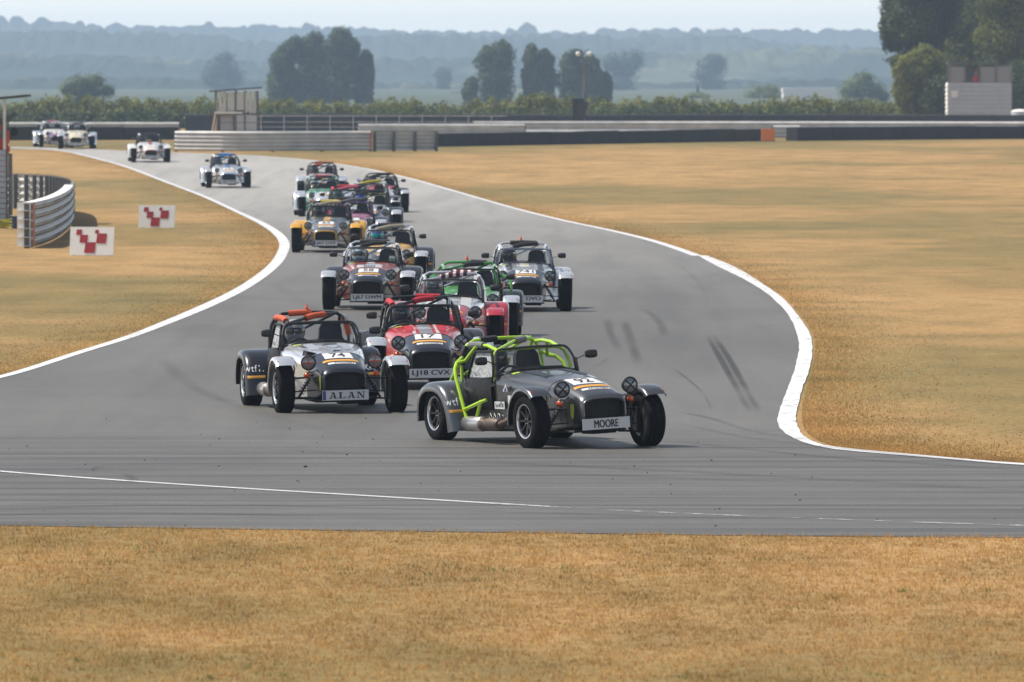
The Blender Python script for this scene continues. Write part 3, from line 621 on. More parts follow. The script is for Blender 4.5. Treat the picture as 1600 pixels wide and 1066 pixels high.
ROWS = list(np.arange(20, 130, 4.)) + list(np.arange(130, 500, 3.)) + [520, 620, 800, 1100, 1500, 2000, 2600, 3200, 4200, 6300]
b = MB(); XS = [-1400, -400, -100, -40, -15, 0, 15, 40, 100, 400, 1400]
b.grid([[Vector((x, y, gz(y))) for x in XS] for y in ROWS]); tag(b.build('ground', GRASS), 'flat infield of dry golden grass reaching to the far hills', kind='structure')

# track edges, traced on the ground (photo pixels -> ground points)
LEFT = [(-260, 230), (-60, 231.5), (40, 233), (100, 237), (150, 248), (200, 262), (260, 285), (320, 308), (370, 331), (410, 350), (434, 366), (444, 380), (442, 394), (430, 413), (405, 434), (370, 456), (320, 480), (260, 505), (200, 528), (120, 553), (50, 576), (0, 590), (-100, 613), (-250, 640), (-600, 690)]
RIGHT = [(-260, 228.4), (-40, 229.3), (60, 230.7), (130, 233), (200, 236.5), (275, 239), (350, 241.5), (400, 244), (480, 250.5), (560, 262), (600, 270), (650, 282), (720, 302), (800, 325), (880, 345), (960, 362), (1030, 380), (1100, 405), (1160, 435), (1212, 464), (1242, 497), (1258, 524), (1260, 550), (1254, 580), (1246, 603), (1239, 630), (1236, 652), (1239, 668), (1251, 683), (1275, 694.5), (1304, 701), (1369, 708), (1492, 718.7), (1600, 727), (1900, 747), (2600, 775)]
FRONT = [(-900, 812), (-300, 818), (0, 822), (400, 828), (800, 833), (1200, 838), (1600, 841), (2000, 843), (2700, 845)]
def smooth_path(P, n=6):
    out = []
    for i in range(len(P) - 1):
        p0, p1, p2, p3 = P[max(i - 1, 0)], P[i], P[i + 1], P[min(i + 2, len(P) - 1)]
        for k in range(n):
            t = k / n; out.append(tuple(.5 * (2 * p1[j] + (p2[j] - p0[j]) * t + (2 * p0[j] - 5 * p1[j] + 4 * p2[j] - p3[j]) * t * t + (3 * p1[j] - p0[j] - 3 * p2[j] + p3[j]) * t ** 3) for j in range(2)))
    return out + [P[-1]]
LP = [U(*p) for p in smooth_path(LEFT)]; RP = [U(*p) for p in smooth_path(RIGHT)]; FP = [U(*p) for p in smooth_path(FRONT)]
def at_y(P, y):                                # x on a path at distance y (first crossing)
    for a, c in zip(P, P[1:]):
        if (a.y - y) * (c.y - y) <= 0 and a.y != c.y: return a.x + (c.x - a.x) * (y - a.y) / (c.y - a.y)
    return None
# road sheet: rows between the left and right edges, then the near straight down to the foreground edge
b = MB(); o4 = .006
yl_end, yr_end = LP[-1].y, RP[-1].y; y_top = min(LP[0].y, RP[0].y) - .2
yv = sorted(set([y_top - k for k in np.arange(0, 60, .8)] + list(np.arange(yr_end, y_top - 60, .7))), reverse=True)
rows = []
for y in yv:
    xl = at_y(LP, y); xr = at_y(RP, y)
    if xl is None: xl = -60
    if xr is None: xr = 60
    rows.append([Vector((xl + (xr - xl) * k / 10, y, gz(y) + o4)) for k in range(11)])
b.grid(rows)
fx = np.linspace(-60, 60, 61); ytop = yv[-1]
def front_y(x):
    for a, c in zip(FP, FP[1:]):
        if (a.x - x) * (c.x - x) <= 0 and a.x != c.x: return a.y + (c.y - a.y) * (x - a.x) / (c.x - a.x)
    return FP[0].y if x < 0 else FP[-1].y
b.grid([[Vector((x, ytop + (front_y(x) - ytop) * k / 6, o4)) for x in fx] for k in range(7)])
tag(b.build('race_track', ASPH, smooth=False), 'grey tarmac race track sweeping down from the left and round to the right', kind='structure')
def ribbon(name, P, wf, m, z, label, side=0, attr=None):
    b = MB(); A, B = [], []; s = 0; L = []
    for i, p in enumerate(P):
        d = (P[min(i + 1, len(P) - 1)] - P[max(i - 1, 0)]); d.z = 0; d.normalize(); n = Vector((-d.y, d.x, 0)); w = wf(i / (len(P) - 1), p)
        a = p + n * w * (.5 + side); c = p - n * w * (.5 - side); a.z = gz(a.y) + z; c.z = gz(c.y) + z; A.append(a); B.append(c)
    b.grid([A, [x.lerp(y, .5) for x, y in zip(A, B)], B]); me = b.mesh(name, m, smooth=False)
    if attr:
        at = me.attributes.new('fade', 'FLOAT', 'POINT'); N = len(P)
        # recover the fraction along the ribbon from the vertex position
        K = [min(range(N), key=lambda j: (v.co - P[j]).length_squared) / (N - 1) for v in me.vertices]; edge = [.25 if min((v.co - q).length for q in P) > wf(0, P[0]) * .35 else 1. for v in me.vertices]
        at.data.foreach_set('value', [attr * .85 * e_ * min(1, f * 5, (1 - f) * 4 + .05) for f, e_ in zip(K, edge)])
    return tag(link(name, me), label, kind='structure')
WL, WLworn = line_material(.28, .44), line_material(.44, .58)
# the painted edge narrows with distance; broad and repainted through the right hand apex
def wr(f, p):
    return .15 + .06 * (1 - ss((p.y - 180) / 60))
ribbon('edge_line', [p for p in RP if p.y > U(1098, 404).y - .3], lambda f, p: wr(f, p), WL, .011, 'white painted line along the right hand edge of the track')
EL = [(1090, 400), (1125, 419), (1163, 437.5), (1200, 461), (1228.5, 489), (1244, 518), (1248.5, 545), (1242.6, 573.6), (1235.5, 597), (1226, 620.5), (1215.5, 652), (1217, 667), (1229, 680), (1256.6, 693), (1299, 702.7), (1369, 709.7), (1492, 720), (1600, 728.5), (1900, 748), (2400, 770)]
ER = [(1104, 400), (1144, 416), (1181.5, 437.5), (1224, 468), (1252, 501), (1266, 525), (1269, 550), (1263.7, 583), (1254, 606.5), (1247, 634.6), (1244, 652), (1246, 666), (1255, 681.5), (1275, 693), (1302, 699.3), (1369, 706.5), (1492, 717.3), (1600, 725.8), (1900, 746), (2400, 768.5)]
b = MB(); A = [U(*p) + Vector((0, 0, .012)) for p in smooth_path(EL, 8)]; C = [U(*p) + Vector((0, 0, .012)) for p in smooth_path(ER, 8)]
b.grid([[a.lerp(c, k / 3) + Vector((random.uniform(-.006, .006), random.uniform(-.02, .02), 0)) for a, c in zip(A, C)] for k in range(4)]); tag(b.build('edge_line', WL, smooth=False), 'broad repainted white edge line curving through the right hand apex', kind='structure')
ribbon('edge_line', LP, lambda f, p: .15 + .08 * ss((p.y - 118) / 25) * (1 - ss((p.y - 205) / 40)), WL, .011, 'white painted line along the left hand edge of the track')
NL = [(-300, 712), (0, 738), (200, 753), (400, 766), (600, 778), (800, 790)]
ribbon('edge_line', [U(*p) for p in smooth_path(NL)], lambda f, p: .105, WL, .011, 'thin white line across the near tarmac, left part')
NL2 = [(800, 790), (1000, 801), (1300, 813), (1600, 823), (2000, 832)]
ribbon('edge_line', [U(*p) for p in smooth_path(NL2)], lambda f, p: .085, WLworn, .0112, 'worn right part of the thin white line across the near tarmac')
RM = mark_material(); CM = .011
def mark(P, w, a): ribbon('tyre_mark', [U(*p) for p in smooth_path(P, 8)], lambda f, p: w, RM, mark.z, 'dark rubber tyre mark on the tarmac', attr=a); mark.z += .0004
mark.z = .009
for P, w, a in [([(1104, 524), (1125, 560), (1150, 605), (1172, 645)], .10, 1.6), ([(1114, 524), (1138, 560), (1165, 608), (1186, 645)], .10, 1.6), ([(1050, 575), (1080, 598), (1100, 618), (1112, 642)], .05, .9),
                ([(1005, 484), (1022, 495), (1034, 510), (1038, 530)], .16, .7), ([(948, 498), (955, 525), (968, 548)], .14, .7), ([(975, 502), (985, 530), (998, 572)], .16, .75), ([(1060, 415), (1090, 440), (1110, 478)], .10, .3),
                ([(900, 590), (935, 572), (950, 560)], .10, .5), ([(1060, 645), (1110, 655), (1180, 676), (1300, 695)], .12, .9), ([(1060, 662), (1160, 684), (1330, 704), (1600, 730)], .14, .7), ([(1040, 690), (1300, 716), (1700, 742)], .2, .7),
                ([(140, 738), (152, 732), (165, 730)], .10, 1.0), ([(190, 742), (204, 746), (206, 756)], .12, .8), ([(-50, 800), (300, 790), (800, 802), (1500, 822)], .16, 1.0), ([(-50, 808), (200, 803), (700, 812)], .22, 1.1), ([(-20, 792), (150, 788), (420, 796)], .12, .9),
                ([(700, 722), (1100, 740), (1650, 772)], .35, .75), ([(500, 720), (900, 742), (1500, 765)], .25, .6), ([(100, 690), (500, 708), (1000, 735)], .18, .5), ([(420, 440), (520, 500), (640, 570)], .25, .25), ([(250, 560), (330, 620), (560, 690)], .22, .35)]:
    mark(P, w, a)

# ------------------------------------------------------------------ grass blades (uncountable)
def blade_material():
    m, t, b, oc = shader('grass_blades'); a = node(t, 'ShaderNodeAttribute', attribute_name='tone'); n1 = noise(t, mapping(t, oc, (.5, .22, 1)), 1, 6, .65)
    c = mixc(t, ramp(t, n1, [(.42, (0, 0, 0)), (.70, (.8, .8, .8))]), a.outputs['Color'], (.33, .225, .082)); n4 = noise(t, mapping(t, oc, (.9, .30, 1)), 1, 3, .5); c = mixc(t, .9, c, ramp(t, n4, [(.3, (.80, .82, .82)), (.5, (1, 1, 1)), (.7, (1.15, 1.14, 1.14))]), 'MULTIPLY'); t.links.new(c, b.inputs['Base Color']); b.inputs['Roughness'].default_value = .8; b.inputs['Specular IOR Level'].default_value = .2
    o = t.nodes['Material Output']; tl = node(t, 'ShaderNodeBsdfTranslucent'); t.links.new(c, tl.inputs[0]); mx = node(t, 'ShaderNodeMixShader'); mx.inputs[0].default_value = .55
    t.links.new(b.outputs[0], mx.inputs[1]); t.links.new(tl.outputs[0], mx.inputs[2]); t.links.new(mx.outputs[0], o.inputs[0])
    return m
def blades(name, x, y, h, w, label, mt, pal=None):
    n = len(x); z = gzn(y); ang = rng.uniform(0, 2 * pi, n); lean = rng.uniform(.1, .9, n) * h; la = rng.uniform(0, 2 * pi, n)
    v = np.zeros((n, 3, 3)); dx_, dy_ = np.cos(ang) * w / 2, np.sin(ang) * w / 2
    v[:, 0] = np.stack([x - dx_, y - dy_, z], 1); v[:, 1] = np.stack([x + dx_, y + dy_, z], 1); v[:, 2] = np.stack([x + np.cos(la) * lean, y + np.sin(la) * lean, z + h], 1)
    base = ((np.array(pal) if pal is not None else np.array([[.56, .335, .130], [.52, .295, .108], [.63, .41, .185], [.48, .30, .108], [.55, .325, .122]])))[rng.integers(0, 5, n)] * rng.uniform(.78, 1.02, (n, 1))
    return tag(link(name, np_mesh(name, v.reshape(-1, 3), 3, [mt], np.repeat(base, 3, axis=0))), label, 'grass', kind='stuff')
BM = blade_material()
def clump_scatter(n, x0, x1, y0, y1):
    k = n // 9; cx = rng.uniform(x0, x1, k); cy = rng.uniform(y0, y1, k); i = rng.integers(0, k, n); s = rng.uniform(.02, .09, k)[i]; hh = rng.gamma(4, .25, k)[i]
    return cx[i] + rng.normal(0, 1, n) * s, cy[i] + rng.normal(0, 1, n) * s, hh
yf = FP[3].y
x, y, hh = clump_scatter(430000, -8, 8, 45, 73.5); fy = np.interp(x, [p.x for p in FP], [p.y for p in FP]); k = (y < fy + np.abs(rng.normal(0, .10, len(x))) - .03 + .10 * np.sin(x * 2.3) * np.sin(x * 5.1 + 1))
blades('foreground_grass', x[k], y[k], rng.uniform(.008, .034, k.sum()) * (.5 + .5 * hh[k]), rng.uniform(.004, .012, k.sum()), 'parched golden grass verge in the foreground', BM)
x, y, hh = clump_scatter(14000, -7, 7, 48, 71); kx = (np.sin(x * 1.3 + 2) * np.sin(y * .9) + np.sin(x * .37 + y * .5)) > .75
blades('green_weeds', x[kx], y[kx], rng.uniform(.015, .045, kx.sum()), rng.uniform(.006, .014, kx.sum()), 'sparse green weeds among the parched foreground grass', BM, [[.16, .20, .05], [.22, .24, .07], [.12, .16, .04]] + [[.2, .2, .06]] * 2)
kx = rng.random(len(x)) < .25; blades('dry_stems', x[kx], y[kx], rng.uniform(.05, .10, kx.sum()), rng.uniform(.002, .004, kx.sum()), 'scattered taller dry stems in the foreground grass', BM)
seg = [p for p in RP if p.y < 330 and p.y > 84]
nn = 70000; i = rng.integers(0, len(seg) - 1, nn); f = rng.random(nn); px_ = np.array([[p.x, p.y] for p in seg]); q = px_[i] * (1 - f[:, None]) + px_[i + 1] * f[:, None]; d = px_[i + 1] - px_[i]; d /= np.linalg.norm(d, axis=1)[:, None] + 1e-9
side = np.stack([-d[:, 1], d[:, 0]], 1); off = rng.gamma(1.1, .45, nn) + .12; q = q + side * off[:, None]
x, y = q[:, 0], q[:, 1]; blades('verge_grass', x, y, rng.uniform(.006, .030, nn), rng.uniform(.008, .02, nn), 'rough dry grass along the right hand edge line', BM)
seg = [p for p in LP if p.y > 100 and p.y < 350]
nn = 40000; i = rng.integers(0, len(seg) - 1, nn); f = rng.random(nn); px_ = np.array([[p.x, p.y] for p in seg]); q = px_[i] * (1 - f[:, None]) + px_[i + 1] * f[:, None]; d = px_[i + 1] - px_[i]; d /= np.linalg.norm(d, axis=1)[:, None] + 1e-9
side = np.stack([d[:, 1], -d[:, 0]], 1); q = q + side * (rng.gamma(1.1, .5, nn) + .12)[:, None]
blades('verge_grass', q[:, 0], q[:, 1], rng.uniform(.006, .028, nn), rng.uniform(.008, .02, nn), 'rough dry grass along the left hand edge line', BM)

# ------------------------------------------------------------------ foliage
def leaf_material(name, a, c2, trans=.25):
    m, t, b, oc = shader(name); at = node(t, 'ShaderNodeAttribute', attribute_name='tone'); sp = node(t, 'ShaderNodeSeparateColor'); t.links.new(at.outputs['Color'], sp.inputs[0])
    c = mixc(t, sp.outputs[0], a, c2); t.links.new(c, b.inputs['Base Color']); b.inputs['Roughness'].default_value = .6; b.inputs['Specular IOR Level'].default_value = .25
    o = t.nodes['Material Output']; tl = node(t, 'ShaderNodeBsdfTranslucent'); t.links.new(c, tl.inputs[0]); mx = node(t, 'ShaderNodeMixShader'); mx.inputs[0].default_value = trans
    t.links.new(b.outputs[0], mx.inputs[1]); t.links.new(tl.outputs[0], mx.inputs[2]); t.links.new(mx.outputs[0], o.inputs[0]); return m
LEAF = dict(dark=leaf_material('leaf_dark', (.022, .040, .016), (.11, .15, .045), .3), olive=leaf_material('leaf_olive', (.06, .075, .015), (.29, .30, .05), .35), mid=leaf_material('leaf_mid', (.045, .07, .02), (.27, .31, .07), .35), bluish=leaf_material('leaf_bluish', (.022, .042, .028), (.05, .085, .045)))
bark = mat('bark', (.09, .075, .055), .9, var=.3, vscale=3)
def lobes_cloud(lobes, n, size, up=.3):
    """leaf quads on and inside ellipsoid lobes: (cx,cy,cz,rx,ry,rz)"""
    L = np.array(lobes); wgt = (L[:, 3] * L[:, 5]) + (L[:, 4] * L[:, 5]); i = rng.choice(len(L), n, p=wgt / wgt.sum())
    d = rng.normal(size=(n, 3)); d /= np.linalg.norm(d, axis=1)[:, None]; r = 1 - rng.random(n) ** 2 * .45 + rng.normal(0, .035, n)
    # cauliflower relief: each lobe carries smaller clumps
    ph = rng.random(len(L))[i] * 9; bump = 1 + .11 * np.sin(d[:, 0] * 5 + ph) * np.cos(d[:, 2] * 5.5 + ph) + .07 * np.sin(d[:, 1] * 9 + d[:, 2] * 8 + ph)
    p = L[i, :3] + d * L[i, 3:6] * (r * bump)[:, None]
    u = rng.normal(size=(n, 3)); u /= np.linalg.norm(u, axis=1)[:, None]; w = np.cross(u, d + rng.normal(0, .5, (n, 3))); w /= np.linalg.norm(w, axis=1)[:, None]
    s = size * rng.uniform(.5, 1.3, (n, 1)); v = np.stack([p - u * s / 2, p + w * s * .38, p + u * s / 2, p - w * s * .38], 1)
    tone = np.clip(rng.random(len(L))[i] * .45 + rng.random(n) * .35 + .22 * d[:, 2] * 0 + .2 * (np.sin(p[:, 0] * 2.1) * np.cos(p[:, 2] * 1.7 + p[:, 1])), 0, 1)
    return v.reshape(-1, 3), np.repeat(np.stack([tone] * 3, 1), 4, axis=0)
def tree(name, base, lobes, n, size, m, label, trunk_h, tr=.25, group='trees beyond the hedge', core=True):
    t = thing(name, base, 0, label, 'tree', group)
    v, c = lobes_cloud(lobes, n, size); cr = link('crown', np_mesh('crown', v, 4, [m], c), t)
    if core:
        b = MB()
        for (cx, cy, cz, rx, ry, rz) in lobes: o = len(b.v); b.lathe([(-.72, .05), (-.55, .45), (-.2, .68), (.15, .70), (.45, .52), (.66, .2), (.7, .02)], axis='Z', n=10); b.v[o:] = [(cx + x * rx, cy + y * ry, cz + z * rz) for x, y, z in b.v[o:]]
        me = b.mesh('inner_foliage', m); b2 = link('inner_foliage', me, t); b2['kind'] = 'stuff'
    b = MB(); top = max(l[2] for l in lobes); cx, cy = lobes[0][0], lobes[0][1]; b.tube([(cx * .2, cy * .2, -.1), (cx * .4, cy * .4, trunk_h * .6), (cx, cy, trunk_h * 1.1), (cx, cy, top * .9)], [tr, tr * .8, tr * .6, tr * .15], 8)
    for l in lobes[1:6]: b.tube([(cx * .5, cy * .5, trunk_h * .8), (l[0] * .6, l[1] * .6, l[2] * .75), (l[0], l[1], l[2])], [tr * .45, tr * .3, tr * .08], 6)
    b.build('trunk', bark, t); return t
def px_lobes(d, base_px, pts, depth=.8, jit=.5):            # (px, py, rx_px, ry_px) at distance d -> local lobes round a base point
    s = F / d; base = XD(base_px, d); out = []
    for (x, y, rx, ry) in pts:
        z = HZ(y, d) - base.z; rx_, ry_ = rx / s * (1.18 if 1100 < d < 1220 else 1), ry / s
        out.append(((x - base_px) / s, random.uniform(-jit, jit) * rx_, z, rx_, rx_ * depth, ry_))
    return base, out
def add_tree(name, d, bx, pts, n, size, m, label, th=2, tr=.25, **k):
    pts = pts + [(bx, max(p[1] + p[3] * .5 for p in pts) + 8, max(p[2] for p in pts) * .9, 14)]; base, L = px_lobes(d, bx, pts); return tree(name, base, L, n, size, LEAF[m], label, th, tr, **k)
# tall lombardy-like clump, left of centre: four crowns grown together
for bx, pts, lab in [(445, [(446, 130, 24, 34), (440, 100, 17, 26), (452, 84, 14, 22), (462, 70, 11, 15), (432, 140, 13, 22)], 'leftmost and lowest crown of the tall dark clump left of centre'),
                     (482, [(483, 125, 20, 38), (481, 90, 15, 30), (486, 68, 13, 18), (496, 62, 10, 12), (474, 140, 14, 22), (505, 118, 12, 42), (503, 88, 8, 22), (508, 145, 14, 18)], 'second crown from the left in the tall dark clump, pointed top'),
                     (530, [(530, 120, 24, 42), (522, 84, 17, 32), (538, 76, 17, 30), (532, 56, 14, 15), (548, 100, 18, 34), (554, 74, 9, 14)], 'tallest broad round topped crown of the dark clump left of centre'),
                     (570, [(570, 125, 13, 34), (573, 98, 9, 20), (566, 145, 14, 14)], 'narrow rightmost crown of the tall dark clump left of centre')]:
    add_tree('poplar_tree', 1200, bx, pts, 9000, .34, 'dark', lab, 3, .35)
for bx, pts, lab in [(775, [(775, 128, 26, 34), (768, 98, 22, 28), (785, 90, 18, 26), (782, 74, 13, 12), (762, 88, 12, 16)], 'broad dark tree standing just right of the centre, largest of its row'),
                     (737, [(737, 132, 9, 11), (733, 145, 10, 12)], 'small dark tree at the left foot of the broad central tree'),
                     (832, [(832, 125, 15, 34), (830, 92, 11, 22), (830, 77, 7, 9)], 'tall narrow tree, left one of the twin pair right of centre'),
                     (853, [(853, 128, 13, 32), (853, 96, 11, 18), (850, 86, 7, 9)], 'tall narrow tree, right one of the twin pair right of centre'),
                     (893, [(893, 128, 20, 34), (893, 100, 15, 22), (900, 86, 10, 9), (905, 130, 14, 30)], 'rounded dark tree directly left of the floodlight pole'),
                     (925, [(925, 130, 16, 32), (922, 104, 13, 18)], 'dark tree directly right of the floodlight pole'),
                     (946, [(947, 132, 8, 18), (948, 148, 7, 14)], 'small narrow tree at the right end of the dark row')]:
    add_tree('poplar_tree', 1150, bx, pts, 6500, .34, 'dark', lab, 3, .3)
for d, bx, pts, m, lab in [(1050, 135, [(125, 132, 24, 18), (148, 128, 20, 15), (105, 140, 15, 12), (168, 142, 16, 12), (135, 145, 36, 12)], 'mid', 'low spreading olive tree behind the hedge on the far left'),
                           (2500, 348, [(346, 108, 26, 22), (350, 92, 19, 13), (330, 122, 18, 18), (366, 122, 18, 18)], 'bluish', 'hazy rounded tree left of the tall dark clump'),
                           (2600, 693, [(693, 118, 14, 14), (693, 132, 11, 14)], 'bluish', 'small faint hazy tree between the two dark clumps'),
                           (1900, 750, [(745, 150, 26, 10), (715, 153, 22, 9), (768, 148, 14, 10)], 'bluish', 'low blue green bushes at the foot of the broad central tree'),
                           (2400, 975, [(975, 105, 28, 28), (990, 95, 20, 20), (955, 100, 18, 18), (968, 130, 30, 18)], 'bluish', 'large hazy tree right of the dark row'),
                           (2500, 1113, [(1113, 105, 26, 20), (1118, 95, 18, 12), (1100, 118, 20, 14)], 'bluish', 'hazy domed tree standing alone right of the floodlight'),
                           (1500, 1193, [(1185, 146, 22, 14), (1205, 142, 16, 10), (1195, 152, 30, 12)], 'mid', 'low hazy bush left of the long pale building'),
                           (1250, 1345, [(1345, 136, 30, 24), (1330, 142, 22, 18), (1365, 142, 22, 18), (1350, 122, 18, 12), (1380, 150, 14, 12)], 'mid', 'hazy domed tree right of the long pale building'),
                           (1500, 1090, [(1090, 152, 20, 8)], 'mid', 'small hazy bush beyond the hedge right of centre')]:
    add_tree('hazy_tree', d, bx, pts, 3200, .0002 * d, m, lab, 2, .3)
# big trees on the right, each with its own crown
random.seed(3)
def big(bx, d, blobs, n, m, lab, th=3): add_tree('broadleaf_tree', d, bx, blobs, n, .20, m, lab, th, .3, group='big trees beside the right hand hut')
big(1430, 640, [(1425, 30, 42, 40), (1400, 10, 26, 28), (1450, -30, 50, 40), (1395, 62, 20, 22), (1440, 70, 36, 34), (1420, -60, 46, 40), (1385, 40, 13, 18), (1465, 30, 34, 34), (1470, 0, 34, 34)], 34000, 'dark', 'tall dark tree at the left end of the big trees on the right')
big(1500, 655, [(1495, 60, 44, 40), (1520, 20, 46, 40), (1490, -10, 44, 40), (1540, -50, 50, 44), (1500, 100, 40, 34), (1540, 70, 34, 34), (1545, 20, 34, 34)], 34000, 'mid', 'tall mid green tree behind the right hand hut')
big(1575, 630, [(1570, 60, 46, 44), (1600, 20, 48, 44), (1560, 10, 36, 34), (1590, -40, 54, 50), (1580, 105, 44, 40), (1620, 90, 46, 50)], 30000, 'olive', 'tall olive green tree at the right edge of the picture')
big(1433, 615, [(1425, 112, 30, 30), (1445, 95, 28, 24), (1418, 140, 24, 26), (1452, 132, 30, 34), (1440, 160, 34, 20), (1405, 100, 13, 14)], 26000, 'olive', 'lower yellowish green bushy tree left of the right hand hut', 1.5)
big(1690, 640, [(1690, 40, 60, 60), (1700, -20, 60, 50), (1680, 110, 50, 44)], 9000, 'dark', 'tall dark tree beyond the right edge of the picture')
big(1530, 612, [(1470, 150, 30, 34), (1500, 140, 34, 40), (1540, 135, 36, 44), (1590, 140, 36, 44), (1625, 140, 36, 46), (1560, 165, 60, 24)], 22000, 'dark', 'dark shady undergrowth tree filling the gap behind the right hand hut', 1.5)
# hedges (clipped mass of uncountable leaves), uneven top
def hedge(name, d, x0, x1, tops, label, m, n):
    L = []; s = F / d; x = x0; base = XD(x0, d)
    while x < x1:
        tp = np.interp(x, [q[0] for q in tops], [q[1] for q in tops]) - 3 + random.uniform(-8, 5); w = random.uniform(9, 20); zt = HZ(tp, d); zb = gz(d) - .25; h = (zt - zb) / 2
        L.append(((x - 800) / s, d + random.uniform(-.5, .8), zb + h, w / s, .8, h)); L.append(((x - 800) / s + random.uniform(-.4, .4), d - random.uniform(.2, .9), zb + h * .6, w / s * .8, .6, h * .75)); x += w * .62
    v, c = lobes_cloud(L, n, .21); o = link(name, np_mesh(name, v, 4, [LEAF[m]], c)); tag(o, label, 'hedge', kind='stuff')
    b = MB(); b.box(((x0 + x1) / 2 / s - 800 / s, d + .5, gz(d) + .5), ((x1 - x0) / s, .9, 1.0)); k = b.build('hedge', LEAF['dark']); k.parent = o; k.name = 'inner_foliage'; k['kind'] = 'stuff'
hedge('hedge', 640, -150, 1480, [(-150, 166), (20, 168), (75, 160), (100, 157), (180, 162), (260, 162), (330, 158), (420, 162), (520, 165), (600, 163), (700, 166), (800, 160), (830, 152), (870, 160), (940, 162), (1040, 160), (1100, 163), (1260, 158), (1280, 156), (1400, 164), (1480, 166)], 'long olive green hedge of mixed bushes behind the barriers', 'olive', 150000)
hedge('hedge', 628, -150, 1420, [(-150, 180), (0, 179), (300, 178), (790, 178), (1000, 172), (1200, 174), (1420, 176)], 'lower dark green hedge in front of the olive one', 'dark', 70000)

# ------------------------------------------------------------------ far hills, wooded, each ridge a solid piece of terrain
def hill_material(name, wood, field):
    m, t, b, oc = shader(name); n = noise(t, mapping(t, oc, (.006, .004, .02)), 1, 4, .5); n2 = noise(t, mapping(t, oc, (.06, .03, .10)), 1, 6, .7)
    c = ramp(t, n, [(.45, wood), (.56, wood), (.60, field), (.8, field)]); c = mixc(t, .7, c, ramp(t, n2, [(.35, (.45, .45, .45)), (.65, (1.5, 1.5, 1.5))]), 'MULTIPLY')
    t.links.new(c, b.inputs['Base Color']); b.inputs['Roughness'].default_value = .95; b.inputs['Specular IOR Level'].default_value = .1; return m
def hills(d, tops, depth, nx, label, m, tree_r, tree_h, knobs=()):
    s = F / d; x0, x1 = -750, 2350; xs = np.linspace(x0, x1, nx) ; X = (xs - 800) / s; R = 22
    top = np.interp(xs, [q[0] for q in tops], [q[1] for q in tops]); Z = H + (YH - top) / s
    nt_ = int((X[-1] - X[0]) * depth * .45 / (tree_r * tree_r * 3)); tx = rng.uniform(X[0], X[-1], nt_); ty = rng.uniform(.25, 1.1, nt_) * depth * .5; th = rng.uniform(.4, 1.25, nt_) * tree_h; tr_ = tree_r * rng.uniform(.6, 1.5, nt_)
    rows = []
    for j in range(R):
        f = j / (R - 1); y = d - depth / 2 + depth * f; prof = sin(pi * min(1, f * 1.02 + .0)) ** .8 if f < .5 else 1 - (f - .5) * .5
        z = gz(9999) - .4 + (Z - tree_h * .55 - gz(9999)) * (prof if f < .5 else prof)
        bump = np.zeros(nx)
        for k in np.nonzero(np.abs(ty - (y - d + depth / 2)) < tree_r * 1.6)[0]:
            i0, i1 = np.searchsorted(X, [tx[k] - tr_[k], tx[k] + tr_[k]]); q = 1 - ((X[i0:i1] - tx[k]) / tr_[k]) ** 2 - ((ty[k] - (y - d + depth / 2)) / (tree_r * 1.7)) ** 2
            bump[i0:i1] = np.maximum(bump[i0:i1], th[k] * np.sqrt(np.clip(q, 0, 1)))
        if 0 < j: z = z + bump * (1 if f > .2 else .3)
        if .4 < f < .62:
            kb = np.zeros(nx)
            for (kx, kr, kh) in knobs: q = 1 - ((xs - kx) / kr) ** 2; kb = np.maximum(kb, kh / s * np.clip(q, 0, 1) ** .6)
            z = z + kb
        rows.append([Vector((X[i], y, z[i])) for i in range(nx)])
    b = MB(); b.grid(rows); me = b.mesh('hills', m, smooth=True, ang=180); tag(link('hills', me), label, kind='structure')
WOOD = hill_material('wooded_hill', (.022, .034, .022), (.07, .08, .045)); WOOD2 = hill_material('wooded_hill_far', (.022, .034, .022), (.035, .045, .03))
hills(5600, [(-750, 36), (0, 36), (60, 37), (130, 39), (200, 41), (300, 45), (450, 43), (600, 48), (700, 50), (800, 54), (900, 50), (1000, 48), (1200, 49), (1370, 51), (2350, 52)], 500, 1500, 'farthest pale blue wooded ridge on the skyline', WOOD2, 4.5, 4.5, [(801, 12, 10), (818, 17, 17), (829, 11, 12), (5, 12, 6), (28, 9, 7), (73, 12, 6), (330, 7, 7), (484, 14, 4), (128, 7, 6)])
hills(4300, [(-750, 50), (0, 51), (150, 52), (260, 54), (330, 60), (420, 70), (560, 64), (640, 58), (800, 60), (1000, 58), (1150, 62), (1250, 74), (1400, 78), (2350, 76)], 500, 1300, 'second hazy wooded ridge below the skyline', WOOD2, 4, 4.5)
hills(3400, [(-750, 84), (0, 86), (200, 92), (330, 98), (500, 96), (800, 92), (980, 86), (1100, 84), (1250, 78), (1310, 76), (1400, 82), (2350, 82)], 500, 1100, 'nearer hazy slope of woods and pale fields', WOOD, 3.5, 3.6)
hills(2700, [(-750, 128), (0, 126), (200, 124), (420, 128), (700, 135), (1000, 134), (1150, 128), (1400, 126), (2350, 126)], 300, 900, 'low band of hedgerows at the foot of the hills', WOOD, 3, 2.6)
m, t, bb, oc = shader('far_pasture'); t.links.new(ramp(t, noise(t, mapping(t, oc, (.004, .002, 1)), 1, 3), [(.4, (.025, .045, .025)), (.6, (.05, .065, .03))]), bb.inputs['Base Color']); bb.inputs['Roughness'].default_value = 1
b = MB(); b.grid([[Vector((x, y, .02)) for x in (-1300, 0, 1300)] for y in (700, 2560)]); tag(b.build('fields', m), 'green fields beyond the hedge', kind='structure')

